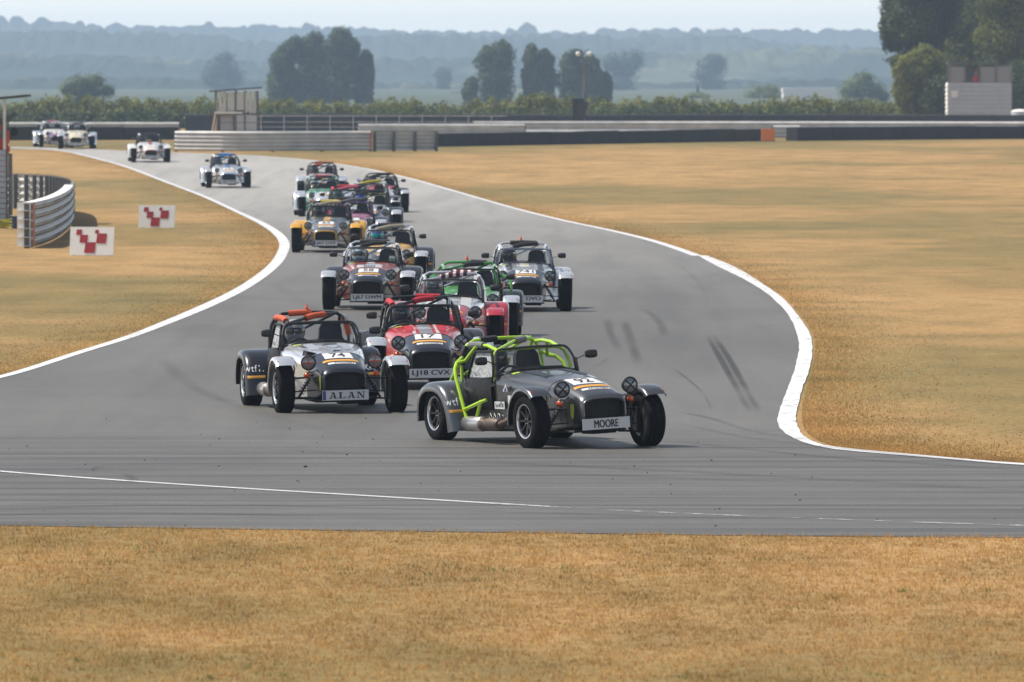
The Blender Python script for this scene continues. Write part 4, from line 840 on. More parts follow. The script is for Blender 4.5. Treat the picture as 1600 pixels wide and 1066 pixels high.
# ------------------------------------------------------------------ barriers
def frame_along(P):
    out = []
    for i, p in enumerate(P):
        d = P[min(i + 1, len(P) - 1)] - P[max(i - 1, 0)]; d.z = 0; d.normalize(); out.append((p, d, Vector((-d.y, d.x, 0))))
    return out
def resample(P, step):
    L = [0]
    for a, c in zip(P, P[1:]): L.append(L[-1] + (c - a).length)
    n = max(2, int(L[-1] / step)); out = []
    for k in range(n + 1):
        d = L[-1] * k / n; i = max(j for j in range(len(P)) if L[j] <= d + 1e-9); i = min(i, len(P) - 2); out.append(P[i].lerp(P[i + 1], (d - L[i]) / max(1e-9, L[i + 1] - L[i])))
    return out
LOBE = [(0, 0), (.012, .02), (.060, .055), (.072, .085), (.072, .105), (.060, .135), (.012, .175), (0, .19)]
def armco(P, face, rails, rh, label, post_step=2., ends=(), name='crash_barrier', seg=4.0, bolts=False, ramp_top=False):
    """P along the ground, rails bulge to face*normal; posts stand behind"""
    t = thing(name, P[0], 0, label, 'crash barrier', 'steel crash barriers'); o = P[0]
    Q = frame_along(resample(P, .5)); N = len(Q); k = rh / .19; chunk = max(2, int(seg / .5))
    for r in range(rails):
        i = 0
        while i < N - 1:
            j = min(N - 1, i + chunk); rows = []
            for (p, d, n) in Q[i:j + 1]:
                lap = .004 if (i // chunk) % 2 else 0
                rows.append([p - o + n * face * (a + lap) + Vector((0, 0, .04 + r * rh + z * k)) for a, z in LOBE])
            b = MB(); b.grid(rows)
            if bolts:
                for (p, d, n) in Q[i:j:1]:
                    c = p - o + n * face * .028 + Vector((0, 0, .04 + r * rh + .035 * k)); b.cur = 1; b.box(c, (.04, .04, .035)); b.box(c + d * .25 + n * face * .002, (.03, .03, .028)); b.box(c + d * .12 + n * face * .046 + Vector((0, 0, .065 * k)), (.03, .03, .028)); b.cur = 0
            b.build('rail', [galv, galv_dark], t); i = j
    for q, (p, d, n) in enumerate(frame_along(resample(P, post_step))):
        b = MB(); c = p - o - n * face * .07; m3 = Matrix((d, n, Vector((0, 0, 1)))).transposed(); b.box(c + Vector((0, 0, rails * rh / 2)), (.10, .11, rails * rh + .02), m3); b.build('post', galv_dark, t)
    return t, Q, o
def end_plate(t, Q, o, at, rails, rh, face, strip=None, w=.30):
    p, d, n = Q[at]; sg = -1 if at == 0 else 1; m3 = Matrix((d, n, Vector((0, 0, 1)))).transposed(); c = p - o + d * sg * .02
    b = MB(); b.box(c - n * face * (w / 2 - .02) + Vector((0, 0, rails * rh / 2 + .04)), (.012, w, rails * rh), m3)
    for r in range(rails): b.box(c - n * face * .12 + d * sg * .07 + Vector((0, 0, .05 + r * rh)), (.13, .26, .012), m3)
    b.build('end_plate', board_white, t)
    if strip: b = MB(); b.box(c + n * face * .085 + d * sg * .012 + Vector((0, 0, rails * rh / 2 + .04)), (.05, .05, rails * rh), m3); b.build('marker_strip', strip, t)
tape_pale = mat('faded_orange', (.50, .22, .14), .7)
curve = [(47, 388), (62, 384), (80, 377), (97, 367), (108, 356), (112, 344), (106, 336), (88, 331), (60, 328), (20, 326), (-40, 325)]
Pc = [U(*p) for p in smooth_path(curve, 5)]
t, Q, o = armco(Pc, -1, 5, .192, 'curved steel crash barrier wrapping round in front of the left hut', 1.0, bolts=True); end_plate(t, Q, o, 0, 5, .192, -1, tape_pale)
b = MB(); rows = []
for (p, d, n) in Q[:int(len(Q) * .55)]: rows.append([p - o - n * .06 + Vector((0, 0, 1.0)), p - o + n * .16 + Vector((0, 0, 1.004))])
b.grid(rows); b.build('top_cap', board_white, t)
hb = .157
Pf = [U(274, 237.2), U(300, 237.4), U(360, 237.8), U(430, 237.8), U(500, 237.4), U(560, 237), U(579, 237)]
t, Q, o = armco(Pf, -1, 5, hb, 'long pale steel crash barrier beyond the track with an orange marked end', 2.); end_plate(t, Q, o, -1, 5, hb, -1, tape_orange)
Pg = [U(681, 236.4), U(640, 236.6), U(600, 236.8), U(584, 237)]
t, Q, o = armco(Pg, -1, 5, hb, 'steel crash barrier seen from behind, dark posts in front', .8)
# near line of conveyor faced tyre wall, right; then two steel barriers and another tyre wall behind it
def tyre_wall(P, h, label, seg=2.6, th=.6):
    t = thing('tyre_wall', P[0], 0, label, 'tyre wall', 'belt faced tyre walls'); o = P[0]; Q = frame_along(resample(P, seg))
    for (a, c) in zip(Q, Q[1:]):
        A, C = a[0] - o, c[0] - o; d = (C - A).normalized(); n = Vector((-d.y, d.x, 0)); C = C - d * .03; hh = h + random.uniform(-.02, .02); wv = random.uniform(-.03, .03)
        b = MB(); rows = []
        for k in range(5):
            p = A.lerp(C, k / 4) + n * (wv * sin(pi * k / 4)); rows.append([p + Vector((0, 0, 0)), p + Vector((0, 0, hh * .5)) + n * random.uniform(-.015, .015), p + Vector((0, 0, hh * .96)), p + n * .05 + Vector((0, 0, hh)), p + n * th + Vector((0, 0, hh - .02)), p + n * (th + .02)])
        b.grid(rows); e0, e1 = rows[0], rows[-1]; b.add(e0, [tuple(range(6))]); b.add(e1, [tuple(range(6))]); b.build('belt_panel', belt, t, ang=30)
    return t
tyre_wall([XD(684, 360), XD(760, 363), XD(900, 368), XD(1050, 375), XD(1190, 383)], .56, 'black tyre wall along the far edge of the grass, left of the orange marker')
tyre_wall([XD(1246, 385), XD(1350, 389), XD(1500, 395), XD(1640, 398), XD(1750, 400)], .60, 'black tyre wall along the far edge of the grass, right of the orange marker')
tyre_wall([XD(-180, 386), XD(0, 388), XD(120, 389), XD(280, 392)], .60, 'black tyre wall behind the cars at the far left')
armco([XD(-180, 440), XD(100, 440), XD(280, 440)], -1, 5, .19, 'steel barrier showing just above the tyre wall at the far left')
armco([XD(560, 452), XD(700, 452), XD(820, 452)], -1, 5, .2, 'steel barrier low behind the left part of the tyre wall')
armco([XD(820, 462), XD(1000, 462), XD(1250, 462), XD(1450, 460), XD(1750, 458)], -1, 4, .19, 'nearer of the two long pale steel barriers behind the right tyre wall')
armco([XD(740, 500), XD(1000, 500), XD(1300, 498), XD(1750, 494)], -1, 6, .19, 'farther of the two long pale steel barriers behind the right tyre wall')
tyre_wall([XD(290, 566), XD(500, 566), XD(800, 566), XD(1200, 566), XD(1500, 566), XD(1750, 566)], 1.28, 'long low black tyre wall in front of the hedge', 4)
0 and tyre_wall([XD(-180, 500), XD(100, 500), XD(300, 500)], .55, 'black tyre wall at the foot of the left hedge', 3)
armco([XD(1208, 400), XD(1250, 400)], -1, 3, .19, 'short piece of steel barrier in the gap beside the orange marker')
t = thing('orange_marker', XD(1200, 381.5), 0, 'bright orange block at the gap in the black tyre wall', 'marker'); b = MB(); b.box((0, 0, .29), (.58, .42, .54)); b.build('panel', mat('marker_orange', (1., .27, .06), .6), t, ang=20); b = MB(); b.box((0, 0, .012), (.66, .5, .024)); b.build('foot', galv_dark, t, smooth=False)
# catch fence
t = thing('catch_fence', XD(400, 440), 0, 'thin wire catch fence on posts behind the pale barrier', 'fence'); o = t.location
for px in range(408, 800, 36):
    b = MB(); p = XD(px, 440) - o; b.tube([p, p + Vector((0, 0, 1.30))], .022, 6); b.build('post', galv, t)
b = MB()
for z in (.75, 1.0, 1.3):
    b.tube([XD(402, 440) - o + Vector((0, 0, z)), XD(792, 440) - o + Vector((0, 0, z))], .009, 4)
mw = b.build('wire', galv, t); mw['kind'] = 'stuff'

# ------------------------------------------------------------------ people standing in the posts
def m_stander():
    V = [Vector(p) for p in [(0, 0, .95), (0, 0, 1.15), (0, 0, 1.35), (0, 0, 1.45), (0, -.01, 1.53), (0, -.01, 1.62), (0, -.01, 1.72)]]; E = [(i, i + 1) for i in range(6)]; R = [(.16, .11), (.15, .11), (.18, .12), .06, .06, .10, .08]
    for s in (-1, 1):
        i = len(V); V += [Vector((s * .19, 0, 1.38)), Vector((s * .26, -.02, 1.12)), Vector((s * .20, -.26, 1.08))]; E += [(2, i), (i, i + 1), (i + 1, i + 2)]; R += [.065, .05, .036]; hand(V, E, R, i + 2, (0, -1, -.1), (-s, 0, 0), (0, 0, -1), .6)
        i = len(V); V += [Vector((s * .10, 0, .85)), Vector((s * .11, -.02, .48)), Vector((s * .11, .02, .08)), Vector((s * .12, -.13, .04))]; E += [(0, i), (i, i + 1), (i + 1, i + 2), (i + 2, i + 3)]; R += [.10, .07, .05, .04]
    return V, E, R
def marshal(loc, rz, label, m):
    V, E, R = m_stander(); t = thing('person', loc, rz, label, 'person', 'marshals at their posts')
    me = get('marsh' + m.name, lambda: skin_mesh('body', V, E, R, [m, skin, matt_black], lambda c: 1 if c.z > 1.50 or (c.y < -.27 and c.z > .9) else (2 if c.z < .12 else 0)))
    link('body', me, t)
    b = MB(); b.lathe([(1.66, .108), (1.70, .112), (1.78, .09), (1.82, .04), (1.825, 0)], axis='Z', n=14); b.lathe([(1.66, .02), (1.665, .14)], axis='Z', n=14); b.build('hat', m, t)
# ------------------------------------------------------------------ marshal post beyond the long barrier
t = thing('marshal_post', XD(368, 420), 0, 'open topped white marshal post with slatted sides beyond the long pale barrier', 'marshal post', 'marshal posts'); g0 = t.location.z
k = 420 / F; zz = lambda py: HZ(py, 420) - g0
X = lambda px: (px - 368) * k
for i, (xa, w) in enumerate([(337, 3.5), (343.5, 3.5), (349.5, 4), (358, 11), (371, 10), (384, 4), (390, 5), (397, 4)]):
    b = MB(); b.box((X(xa + 2), -.8 + (.0 if i % 2 else .03), (zz(143) + zz(176)) / 2), (w * k, .04, zz(143) - zz(176)))
    if w > 6: continue
    b.build('board', sheet, t, smooth=False)
for xa, w in ((362, 12), (376, 12)):
    b = MB(); b.box((X(xa), -.78, (zz(145) + zz(172)) / 2), (w * k, .01, zz(145) - zz(172))); b.build('window', sheet, t, smooth=False)
    b = MB(); b.box((X(xa - 6.6), -.80, (zz(145) + zz(175)) / 2), (.04, .05, zz(145) - zz(175))); b.build('post', wood_grey, t, smooth=False)
b = MB(); b.box((X(358), -.82, zz(176)), (44 * k, .06, .08)); b.build('sill', board_white, t, smooth=False)
for i, (x0, x1) in enumerate([(345, 365), (371, 382), (385, 402)]):
    for j in range(3):
        b = MB(); z0, z1 = zz(180 + j * 12), zz(191.2 + j * 12); b.box((X((x0 + x1) / 2), -.82 - .02 * (j % 2) + (.35 if i == 0 else 0), (z0 + z1) / 2), ((x1 - x0) * k, .03, z0 - z1)); b.build('cladding_board', cladding, t, smooth=False)
for xa in (338, 369, 383.5, 402):
    for y in (-.75, .75): b = MB(); b.box((X(xa), y, zz(142) / 2), (.09, .09, zz(142))); b.build('post', wood_grey, t, smooth=False)
b = MB(); b.box((X(370), 0, zz(176) - .1), (64 * k, 1.6, .08)); b.build('floor', wood_grey, t, smooth=False)
b = MB(); b.box((X(370), .78, (zz(150) + zz(176)) / 2 - .2), (62 * k, .03, .5)); b.build('back_wall', board_white, t, smooth=False)
b = MB(); b.bar((X(328), 0, zz(143)), (X(409), 0, zz(137)), 2.0, .07); b.build('roof', roof_felt, t, smooth=False)
b = MB(); b.bar((X(331), -.9, 0), (X(338), -.8, zz(176)), .08, .05); b.bar((X(336), -1.0, 0), (X(340), -.82, zz(184)), .06, .05); b.build('leaning_plank', mat('bare_timber', (.50, .36, .25), .85), t, smooth=False)
marshal((XD(380, 420).x, 420.2, zz(176) + g0 - 1.28), 0, 'person in a red top inside the marshal post beyond the long barrier', overall_red)
DUSTY = mat('dusty_glass', (.26, .25, .255), .25)
# ------------------------------------------------------------------ hut on the right
d = 584; k = d / F; t = thing('marshal_hut', XD(1530, d), 0, 'grey white corrugated hut with an open window row, under the big trees', 'hut', 'marshal posts'); g0 = t.location.z; zz = lambda py: HZ(py, d) - g0; X = lambda px: (px - 1530) * k
zt, zs, n = zz(129), -.1, 12
for j in range(n):
    z0 = zs + (zt - zs) * j / n; z1 = zs + (zt - zs) * (j + 1) / n - .012; b = MB(); yy = -1.0
    for (a, c) in (((X(1481), yy), (X(1579), yy)),):
        b.add([(a[0], yy - .05, z0), (c[0], yy - .05, z0), (c[0], yy, z1), (a[0], yy, z1), (a[0], yy + .03, z0), (c[0], yy + .03, z0), (c[0], yy + .03, z1), (a[0], yy + .03, z1)], [(0, 1, 2, 3), (4, 5, 6, 7), (0, 1, 5, 4), (3, 2, 6, 7), (0, 3, 7, 4), (1, 2, 6, 5)])
    b.build('cladding_board', cladding, t, smooth=False)
    b = MB(); xx = X(1479.5); b.add([(xx - .06, -1.0, z0), (xx - .06, 1.4, z0), (xx, 1.4, z1), (xx, -1., z1), (xx + .05, -1., z0), (xx + .05, 1.4, z0), (xx + .05, 1.4, z1), (xx + .05, -1., z1)], [(0, 1, 2, 3), (4, 5, 6, 7), (0, 1, 5, 4), (3, 2, 6, 7), (0, 3, 7, 4), (1, 2, 6, 5)]); b.build('cladding_board', board_white, t, smooth=False)  # left side boards whiter than the front: sunlit side put into the colour
for xa in (1482, 1506, 1530, 1554, 1579): b = MB(); b.box((X(xa), -.97, (zz(99) + zz(130)) / 2), (.10, .10, zz(99) - zz(130))); b.build('post', wood_grey, t, smooth=False)
for xa, mt in ((1494, film), (1542, film), (1567, film)): b = MB(); b.box((X(xa), -.96, (zz(104) + zz(129)) / 2), (21 * k, .01, zz(105) - zz(129))); b.build('window', DUSTY, t, smooth=False)
b = MB(); b.box((X(1520), .2, zz(98.5)), (80 * k, 2.7, .1)); b.build('roof', roof_felt, t, smooth=False); b = MB(); b.box((X(1530), 1.4, zz(140)), (98 * k, .05, 3.3)); b.box((X(1579), .2, zz(150)), (.04, 2.4, 1.9)); b.build('back_wall', wood_grey, t, smooth=False)
b = MB(); b.box((X(1490), -1.08, zz(147)), (.42, .02, .40)); b.cur = 1
ge = text_geo('11', .2, .28, .02); b.add([(X(1490) + u, -1.093, zz(147) + v) for u, v in ge[0]], ge[1]); b.build('number_board', [board_white, cladding], t, smooth=False)
marshal((XD(1493, d).x, d - .55, HZ(129, d) - 1.15), .4, 'marshal in orange behind the left window of the right hand hut', overall)
marshal((XD(1524, d).x, d - .7, HZ(129, d) - 1.02), 0, 'marshal in bright orange at the open middle window of the right hand hut', overall)
t = thing('water_tank', XD(1594, 580), 0, 'low grey tank with a white domed top beside the right hand hut', 'tank'); g0 = t.location.z; b = MB(); b.lathe([(0, .62), (1.35, .62), (1.4, .60)], axis='Z', n=20); b.build('barrel', cladding, t); b = MB(); b.lathe([(1.41, .64), (1.46, .60), (1.54, .40), (1.58, 0)], axis='Z', n=20); b.build('lid', board_white, t)
# ------------------------------------------------------------------ hut on the left edge
d = 221; k = d / F; t = thing('marshal_hut', XD(0, d), 0, 'white boarded marshal hut cut off by the left edge of the picture', 'hut', 'marshal posts'); g0 = t.location.z; zz = lambda py: HZ(py, d) - g0; X = lambda px: px * k
n = 14; z1_ = zz(234)
for j in range(n):
    z0 = z1_ * j / n; z1 = z1_ * (j + 1) / n - .012; b = MB(); b.add([(X(-120), -.03, z0), (X(9.5), -.03, z0), (X(9.5), 0, z1), (X(-120), 0, z1), (X(-120), .03, z0), (X(9.5), .03, z0), (X(9.5), .03, z1), (X(-120), .03, z1)], [(0, 1, 2, 3), (4, 5, 6, 7), (0, 1, 5, 4), (3, 2, 6, 7), (0, 3, 7, 4), (1, 2, 6, 5)]); b.build('cladding_board', cladding, t, smooth=False)
b = MB(); b.box((X(11.2), 0, z1_ / 2), (.035, .09, z1_)); b.build('corner_trim', galv_dark, t, smooth=False)
b = MB(); b.box((X(16), .06, zz(240) / 2), (.10, .12, zz(240))); b.build('post', wood_grey, t, smooth=False)
b = MB(); b.box((X(7), .05, (zz(234) + zz(156)) / 2), (.07, .08, zz(156) - zz(234))); b.build('post', board_white, t, smooth=False)
b = MB(); b.box((X(-60), .03, (zz(170) + zz(208)) / 2), (X(110), .02, zz(170) - zz(208))); b.build('window', film, t, smooth=False)
b = MB(); b.box((X(-55), 1.0, zz(234) / 2 + .4), (X(125), .05, zz(234) + .8)); b.build('back_wall', wood_grey, t, smooth=False)
b = MB(); b.bar((X(-130), .5, zz(166)), (X(44), .5, zz(149.5)), 1.7, .06); b.build('roof', roof_felt, t, smooth=False)
b = MB(); b.bar((X(11), -.02, zz(188)), (X(25), -.02, zz(176)), .05, .10); b.bar((X(13), 0, zz(200)), (X(13), 0, zz(178)), .04, .04); b.build('bracket', galv_dark, t, smooth=False)
b = MB(); b.box((X(13), -.05, zz(214)), (.07, .05, .32)); b.box((X(14.5), -.05, zz(233)), (.05, .05, .14)); b.build('lamp_bracket', tape_orange, t, smooth=False)
b = MB(); b.lathe([(-.16, .0), (-.15, .09), (-.08, .115), (.02, .10), (.06, .05), (.07, 0)], c=(X(23), -.05, zz(206)), axis='Y', n=18); b.build('warning_lamp', matt_black, t)
marshal((XD(-5, d).x, d + .3, HZ(234, d) - 1.15), .2, 'marshal in orange at the window of the left hand hut', overall)
t = thing('bucket', XD(24, 214), 0, 'dark blue bucket on the grass beside the left hut', 'bucket'); b = MB(); b.lathe([(0, 0), (0, .10), (.30, .14), (.31, .15), (.30, .13), (.03, .09), (.03, 0)], axis='Z', n=18); b.build('pail', mat('blue_bucket', (.03, .06, .12), .5), t); b = MB(); b.tube([(-.14, 0, .29), (-.1, -.1, .33), (0, -.14, .34), (.1, -.1, .33), (.14, 0, .29)], .006, 6); b.build('handle', galv, t)
t = thing('hose', XD(4, 212), 0, 'coil of yellow and black hose on the grass at the foot of the left hut', 'hose')
b = MB(); b.tube([(.22 * cos(a) + .02 * sin(3 * a), .12 * sin(a), .04 + .012 * a) for a in [q * .35 for q in range(56)]], .02, 6); b.build('coil', mat('yellow_hose', (.45, .42, .02), .6), t)
# ------------------------------------------------------------------ sign boards with the red chequer mark
def sign(px, py, w, h, label):
    g = U(px, py); t = thing('sign_board', g, radians(-12), label, 'sign', 'sign boards with a red chequer mark'); s = 1
    b = MB(); b.box((0, .02, h / 2 + .012), (w, .03, h)); pb = b.build('panel', board_white, t, smooth=False)
    def sq(x, y, a, r=0):
        b = MB(); c, d_ = cos(r), sin(r); pts = [(-a, -a), (a, -a), (a, a), (-a, a)]; b.add([(x * w / 2 + p * c - q * d_ + q * .10, -.0005 - .0015, h / 2 + y * h / 2 + p * d_ + q * c) for p, q in pts], [(0, 1, 2, 3)]); b.build('red_square', print_red, pb, smooth=False)
    sq(-.07, -.42, w * .120); sq(-.37, .20, w * .088); sq(-.59, .66, w * .062); sq(.44, .23, w * .110); sq(.22, .70, w * .042)
    t.rotation_euler.x = radians(-9)
    for x in (-.4, .4): b = MB(); b.box((x * w, .06, h * .42), (.03, .04, h * .84)); b.build('stake', wood_grey, t, smooth=False)
sign(142.5, 400, .945, .60, 'nearer and larger white sign with a red chequer mark, beside the curved barrier')
sign(244, 357, .915, .565, 'farther white sign with a red chequer mark, standing alone on the grass')
# ------------------------------------------------------------------ floodlight, black boards, pale building
d = 560; t = thing('floodlight', XD(912, d), 0, 'tall lamp post with two globe lamps rising behind the barriers', 'lamp post'); g0 = t.location.z; k = d / F; zz = lambda py: HZ(py, d) - g0
b = MB(); b.tube([(0, 0, 0), (0, 0, zz(84))], [.075, .045], 8); b.build('pole', wood_grey, t)
b = MB(); b.box((.0, -.06, zz(110)), (.22, .04, .5)); b.build('control_box', wood_grey, t, smooth=False)
for s in (-1, 1):
    b = MB(); b.tube([(0, 0, zz(86)), (s * .12, 0, zz(79)), (s * .28, 0, zz(77.5)), (s * .36, 0, zz(80))], .03, 6); b.build('arm', galv_dark, t); b = MB(); b.lathe([(-.17, 0), (-.14, .1), (-.03, .16), (.08, .14), (.13, .06), (.14, 0)], c=(s * .36, 0, zz(84)), axis='Z', n=14); b.build('lamp', board_white, t)
d = 545; t = thing('track_board', XD(905, d), 0, 'two black trackside boards standing back to back below the lamp post', 'sign'); g0 = t.location.z; k = d / F; zz = lambda py: HZ(py, d) - g0
b = MB(); b.box((-.05, 0, (zz(154) + zz(192)) / 2), (.74, .06, zz(154) - zz(192))); b.build('board', matt_black, t, smooth=False); b = MB(); b.box((.18, -.2, (zz(158) + zz(186)) / 2), (.55, .06, zz(158) - zz(186)), Matrix.Rotation(.22, 3, 'Y')); b.build('board', belt, t, smooth=False)
for x in (-.38, .32): b = MB(); b.box((x, .05, zz(160) / 2), (.06, .06, zz(160))); b.build('post', galv, t, smooth=False)
d = 1350; k = d / F; t = thing('farm_building', XD(1265, d), 0, 'long low pale farm building beyond the hedge on the right', 'building'); g0 = t.location.z; zz = lambda py: HZ(py, d) - g0
b = MB(); b.box((0, 4, zz(144) / 2), (82 * k, 8, zz(144))); b.build('wall', mat('pale_wall', (.95, .88, .84), .9), t, smooth=False)
b = MB(); b.prism([(-42 * k, zz(144)), (42 * k, zz(144)), (42 * k, zz(137)), (-42 * k, zz(138))], .0, 8); b.build('roof', mat('pale_roof', (.95, .9, .88), .8), t, smooth=False)
for x in (): b = MB(); b.box((x * k, -.03, zz(160) + .9), (9 * k, .06, 1.6)); b.build('door', wood_grey, t, smooth=False)

# ------------------------------------------------------------------ the cars
R_ = radians
def moore_extra(t, bon, nose, body, D, up):
    bn = BV_N
    D('side_shield', ([(-.035, .06), (.035, .06), (.04, .02), (.03, -.05), (0, -.10), (-.03, -.05), (-.04, .02)], [(0, 1, 2, 3, 4, 5, 6)]), print_lime, bn, (-.6, -1.34, .36), (0, -1, 0), (0, 0, 1), (1, 0, 0), nose)
    b = MB(); b.box((-.478, .0, .41), (.004, .25, .075)); pl = b.build('name_panel', print_white, body, smooth=False)
    ge = text_geo('Chris MOORE', .215, .042, .008); b = MB(); b.add([(-.4815, .0 - u, .41 + v) for u, v in ge[0]], ge[1]); b.build('name_lettering', print_black, pl, smooth=False)
    b = MB(); b.add([(-.466, -.19, .55), (-.468, -.07, .55), (-.470, -.16, .63)], [(0, 1, 2)]); b.build('club_badge', print_white, body, smooth=False); b = MB(); b.add([(-.469, -.17, .555), (-.4705, -.105, .555), (-.4725, -.155, .60)], [(0, 1, 2)]); b.build('club_badge', print_blue, body, smooth=False)
    for i, y in enumerate((.24, .14, .03)):
        ring = [(-.482, y + .032 * cos(a), .29 + (.038 if i < 2 else .034) * sin(a)) for a in [2 * pi * q / (4 if i < 2 else 18) for q in range(4 if i < 2 else 18)]]
        b = MB(); b.tube(ring, .0045, 4, closed=True); b.build('sponsor_mark', print_white, body)
    b = MB(); b.box((-.462, -.22, .46), (.004, .07, .10)); b.build('number_sticker', print_white, body, smooth=False)
def alan_extra(t, bon, nose, body, D, up):
    D('side_shield', panel_geo(-.02, .02, -.09, .06), print_lime, BV_N, (-.6, -1.42, .36), (0, -1, 0), (0, 0, 1), (1, 0, 0), nose)
    for (pts) in ([(-.34, -.75), (-.12, -.62), (-.20, -.60), (-.36, -.70)], [(.02, -.55), (.30, -.42), (.16, -.42)], [(-.05, -.30), (.16, -.12), (.02, -.12)], [(.30, -.75), (.36, -.5), (.30, -.45)], [(-.25, -.40), (-.12, -.15), (-.30, -.2)], [(-.36, -.9), (-.20, -.86), (-.30, -.78), (-.36, -.8)], [(-.02, -.85), (.20, -.74), (.02, -.70)]):
        D('bonnet_graphic', (pts, [tuple(range(len(pts)))]), dgrey, BV_B, (0, 0, 1), *up, bon)
    for f in [c for c in t.children if c.name.startswith('front_wing')]:
        b = MB(); b.add([(-.07, -.17, .311), (.07, -.17, .311), (.07, -.05, .351), (-.07, -.05, .351)], [(0, 1, 2, 3)]); b.build('wing_sticker', tape_orange, f, smooth=False)
PADS = lambda a, c2=None: [('rear', .44, .60, a), ('diag', .25, .75, c2 or a), ('right', .2, .75, a)]
race_car(921, 699.5, R_(23.7), 'leading gunmetal grey car with a lime yellow roll cage and a MOORE plate', dict(bonnet=gun, nose=gun, side=gun, rwing=gun, fwing=gun, scuttle=gun, cage=lime, belt=black),
         'MOORE', '92', roll=R_(-2.9), lift=.042, camber=R_(-2.5), steer=R_(2), ext=True, doors=(0,), pads=[('rear', .36, .47, 'black'), ('right', .12, .55, 'grey'), ('diag', .2, .5, 'grey'), ('rear', .13, .25, 'black')], near=True, nose_extra=moore_extra, helmet=black, drv_label='driver in a dark helmet inside the leading lime caged car')
race_car(530.7, 645, R_(10.2), 'silver and black car with orange cage padding and an ALAN plate', dict(bonnet=silver, nose=navy, side=silver, rwing=navy, fwing=silver, scuttle=silver, cage=black), 'ALAN', '74', roll=R_(-1.3), camber=R_(-1), steer=R_(1.5), doors=(0,),
         pads=[('rear', .36, .52, 'orange'), ('diag', .28, .66, 'orange'), ('right', .1, .8, 'orange'), ('rear', .76, .88, 'orange')], near=True, nose_extra=alan_extra, slab=True, beacon=True, helmet=mat('mid_grey_helmet', (.35, .33, .34), .3, coat=.6), htape=tape_orange, drv_label='driver inside the silver car with the ALAN plate')
race_car(671, 609, R_(3.8), 'red bonneted car with a silver stripe and red cage padding, LJ18 plate', dict(bonnet=red, nose=navy, side=red, rwing=dgrey, fwing=silver, scuttle=black, cage=black), 'LJ18 CVX', '17', roll=R_(-1), doors=(0, 1),
         pads=[('rear', .48, .66, 'red'), ('diag', .25, .62, 'red'), ('right', .2, .85, 'red'), ('rear', .80, .93, 'red')], near=True, checks=[(-.09, .07, -.88, -.01, silver), (-.17, -.13, -.88, -.01, white), (.11, .15, -.88, -.01, white)], helmet=black, drv_label='driver in a dark helmet inside the red bonneted car')
race_car(700, 554, R_(-.8), 'white and crimson car with crimson wings and striped cage padding', dict(bonnet=silver, nose=crimson, side=silver, rwing=crimson, fwing=crimson, scuttle=silver, cage=silver), 'LJ18 CWE', '35', doors=(0,), pads=[('rear', .50, .70, 'striped'), ('diag', .2, .7, 'striped')], checks=[(-.30, -.16, -.85, -.02, white), (.16, .3, -.85, -.02, white)], helmet=mat('grey_helmet', (.12, .13, .15), .3, coat=.6), drv_label='driver in a grey helmet inside the crimson winged car')
race_car(729, 531, R_(-.5), 'bright green caged car with a green and silver bonnet', dict(bonnet=green, nose=silver, side=silver, rwing=dgrey, fwing=silver, scuttle=black, cage=green), 'LJ67 DVE', '8', ext=True, doors=(0, 1), pads=[('rear', .52, .66, 'black'), ('diag', .2, .6, 'black')], checks=[(-.08, .08, -.88, -.01, silver)], beacon=True, helmet=white, drv_label='driver in a white helmet inside the bright green caged car',
         nose_extra=lambda t, bon, nose, body, D, up: [D('wing_stripe', panel_geo(-.012, .012, -.2, .22, 2, 10), green, BV_R[s], (s * .73, -.5, .40), (1, 0, 0), (0, 0, 1), (0, 1, 0), c) for c, s in zip([c for c in t.children if c.name.startswith('rear_wing')], (-1, 1))])
race_car(575.5, 484.5, R_(-1.6), 'rust red bonneted car with grey wings and an LJ67 DWM plate', dict(bonnet=rust, nose=navy, side=rust, rwing=dgrey, fwing=silver, scuttle=black, cage=silver), 'LJ67 DWM', '58', doors=(1,), pads=[('rear', .36, .66, 'black'), ('diag', .2, .8, 'black')], checks=[(-.20, -.09, -.80, -.45, white), (.09, .20, -.80, -.45, white), (-.06, .06, -.25, -.03, white), (-.08, .08, -.80, -.35, silver)], helmet=mat('pale_blue_helmet', (.50, .66, .74), .3, coat=.6), wsticker=True, drv_label='driver in a pale blue helmet inside the rust red car')
race_car(821.5, 487, R_(1.5), 'silver and black car with a blue grey windscreen frame, on its own at the right', dict(bonnet=silver, nose=navy, side=silver, rwing=silver, fwing=silver, scuttle=black, cage=silver, frame=bluegrey), 'LJ67 DVO', '741', doors=(0, 1), pads=[('rear', .38, .64, 'black'), ('diag', .15, .75, 'black')], checks=[(-.30, -.20, -.85, -.02, dgrey), (.20, .30, -.85, -.02, dgrey), (-.07, .07, -.6, -.02, cream)], helmet=navy, beacon=True, drv_label='driver in a navy helmet inside the silver car at the right')
race_car(603, 447, R_(-1.5), 'orange yellow bonneted car half hidden behind the rust red one', dict(bonnet=yellow, nose=dgrey, side=yellow, rwing=dgrey, fwing=silver, scuttle=black, cage=silver), 'LJ67 DVR', '26', doors=(1,), pads=[('rear', .36, .64, 'black'), ('diag', .15, .85, 'beige')], checks=[(-.08, .08, -.88, -.02, white)], helmet=mat('violet_helmet', (.08, .09, .45), .25, coat=.8), visor=mat('green_mirror_visor', (.02, .45, .42), .15, .6), drv_label='driver in a violet helmet with a green mirrored visor')
race_car(509.6, 395, R_(-1), 'grey car with bright yellow wings and nose surround at the front of the middle group', dict(bonnet=midgrey, nose=midgrey, side=midgrey, rwing=yellow, fwing=yellow, scuttle=black, cage=black, ring=yellow), 'LJ67 DXF', '62', doors=(1,), pads=[('rear', .38, .62, 'yellow'), ('diag', .15, .85, 'beige')], checks=[(-.07, .07, -.88, -.02, yellow)], helmet=navy, drv_label='driver inside the yellow winged grey car')
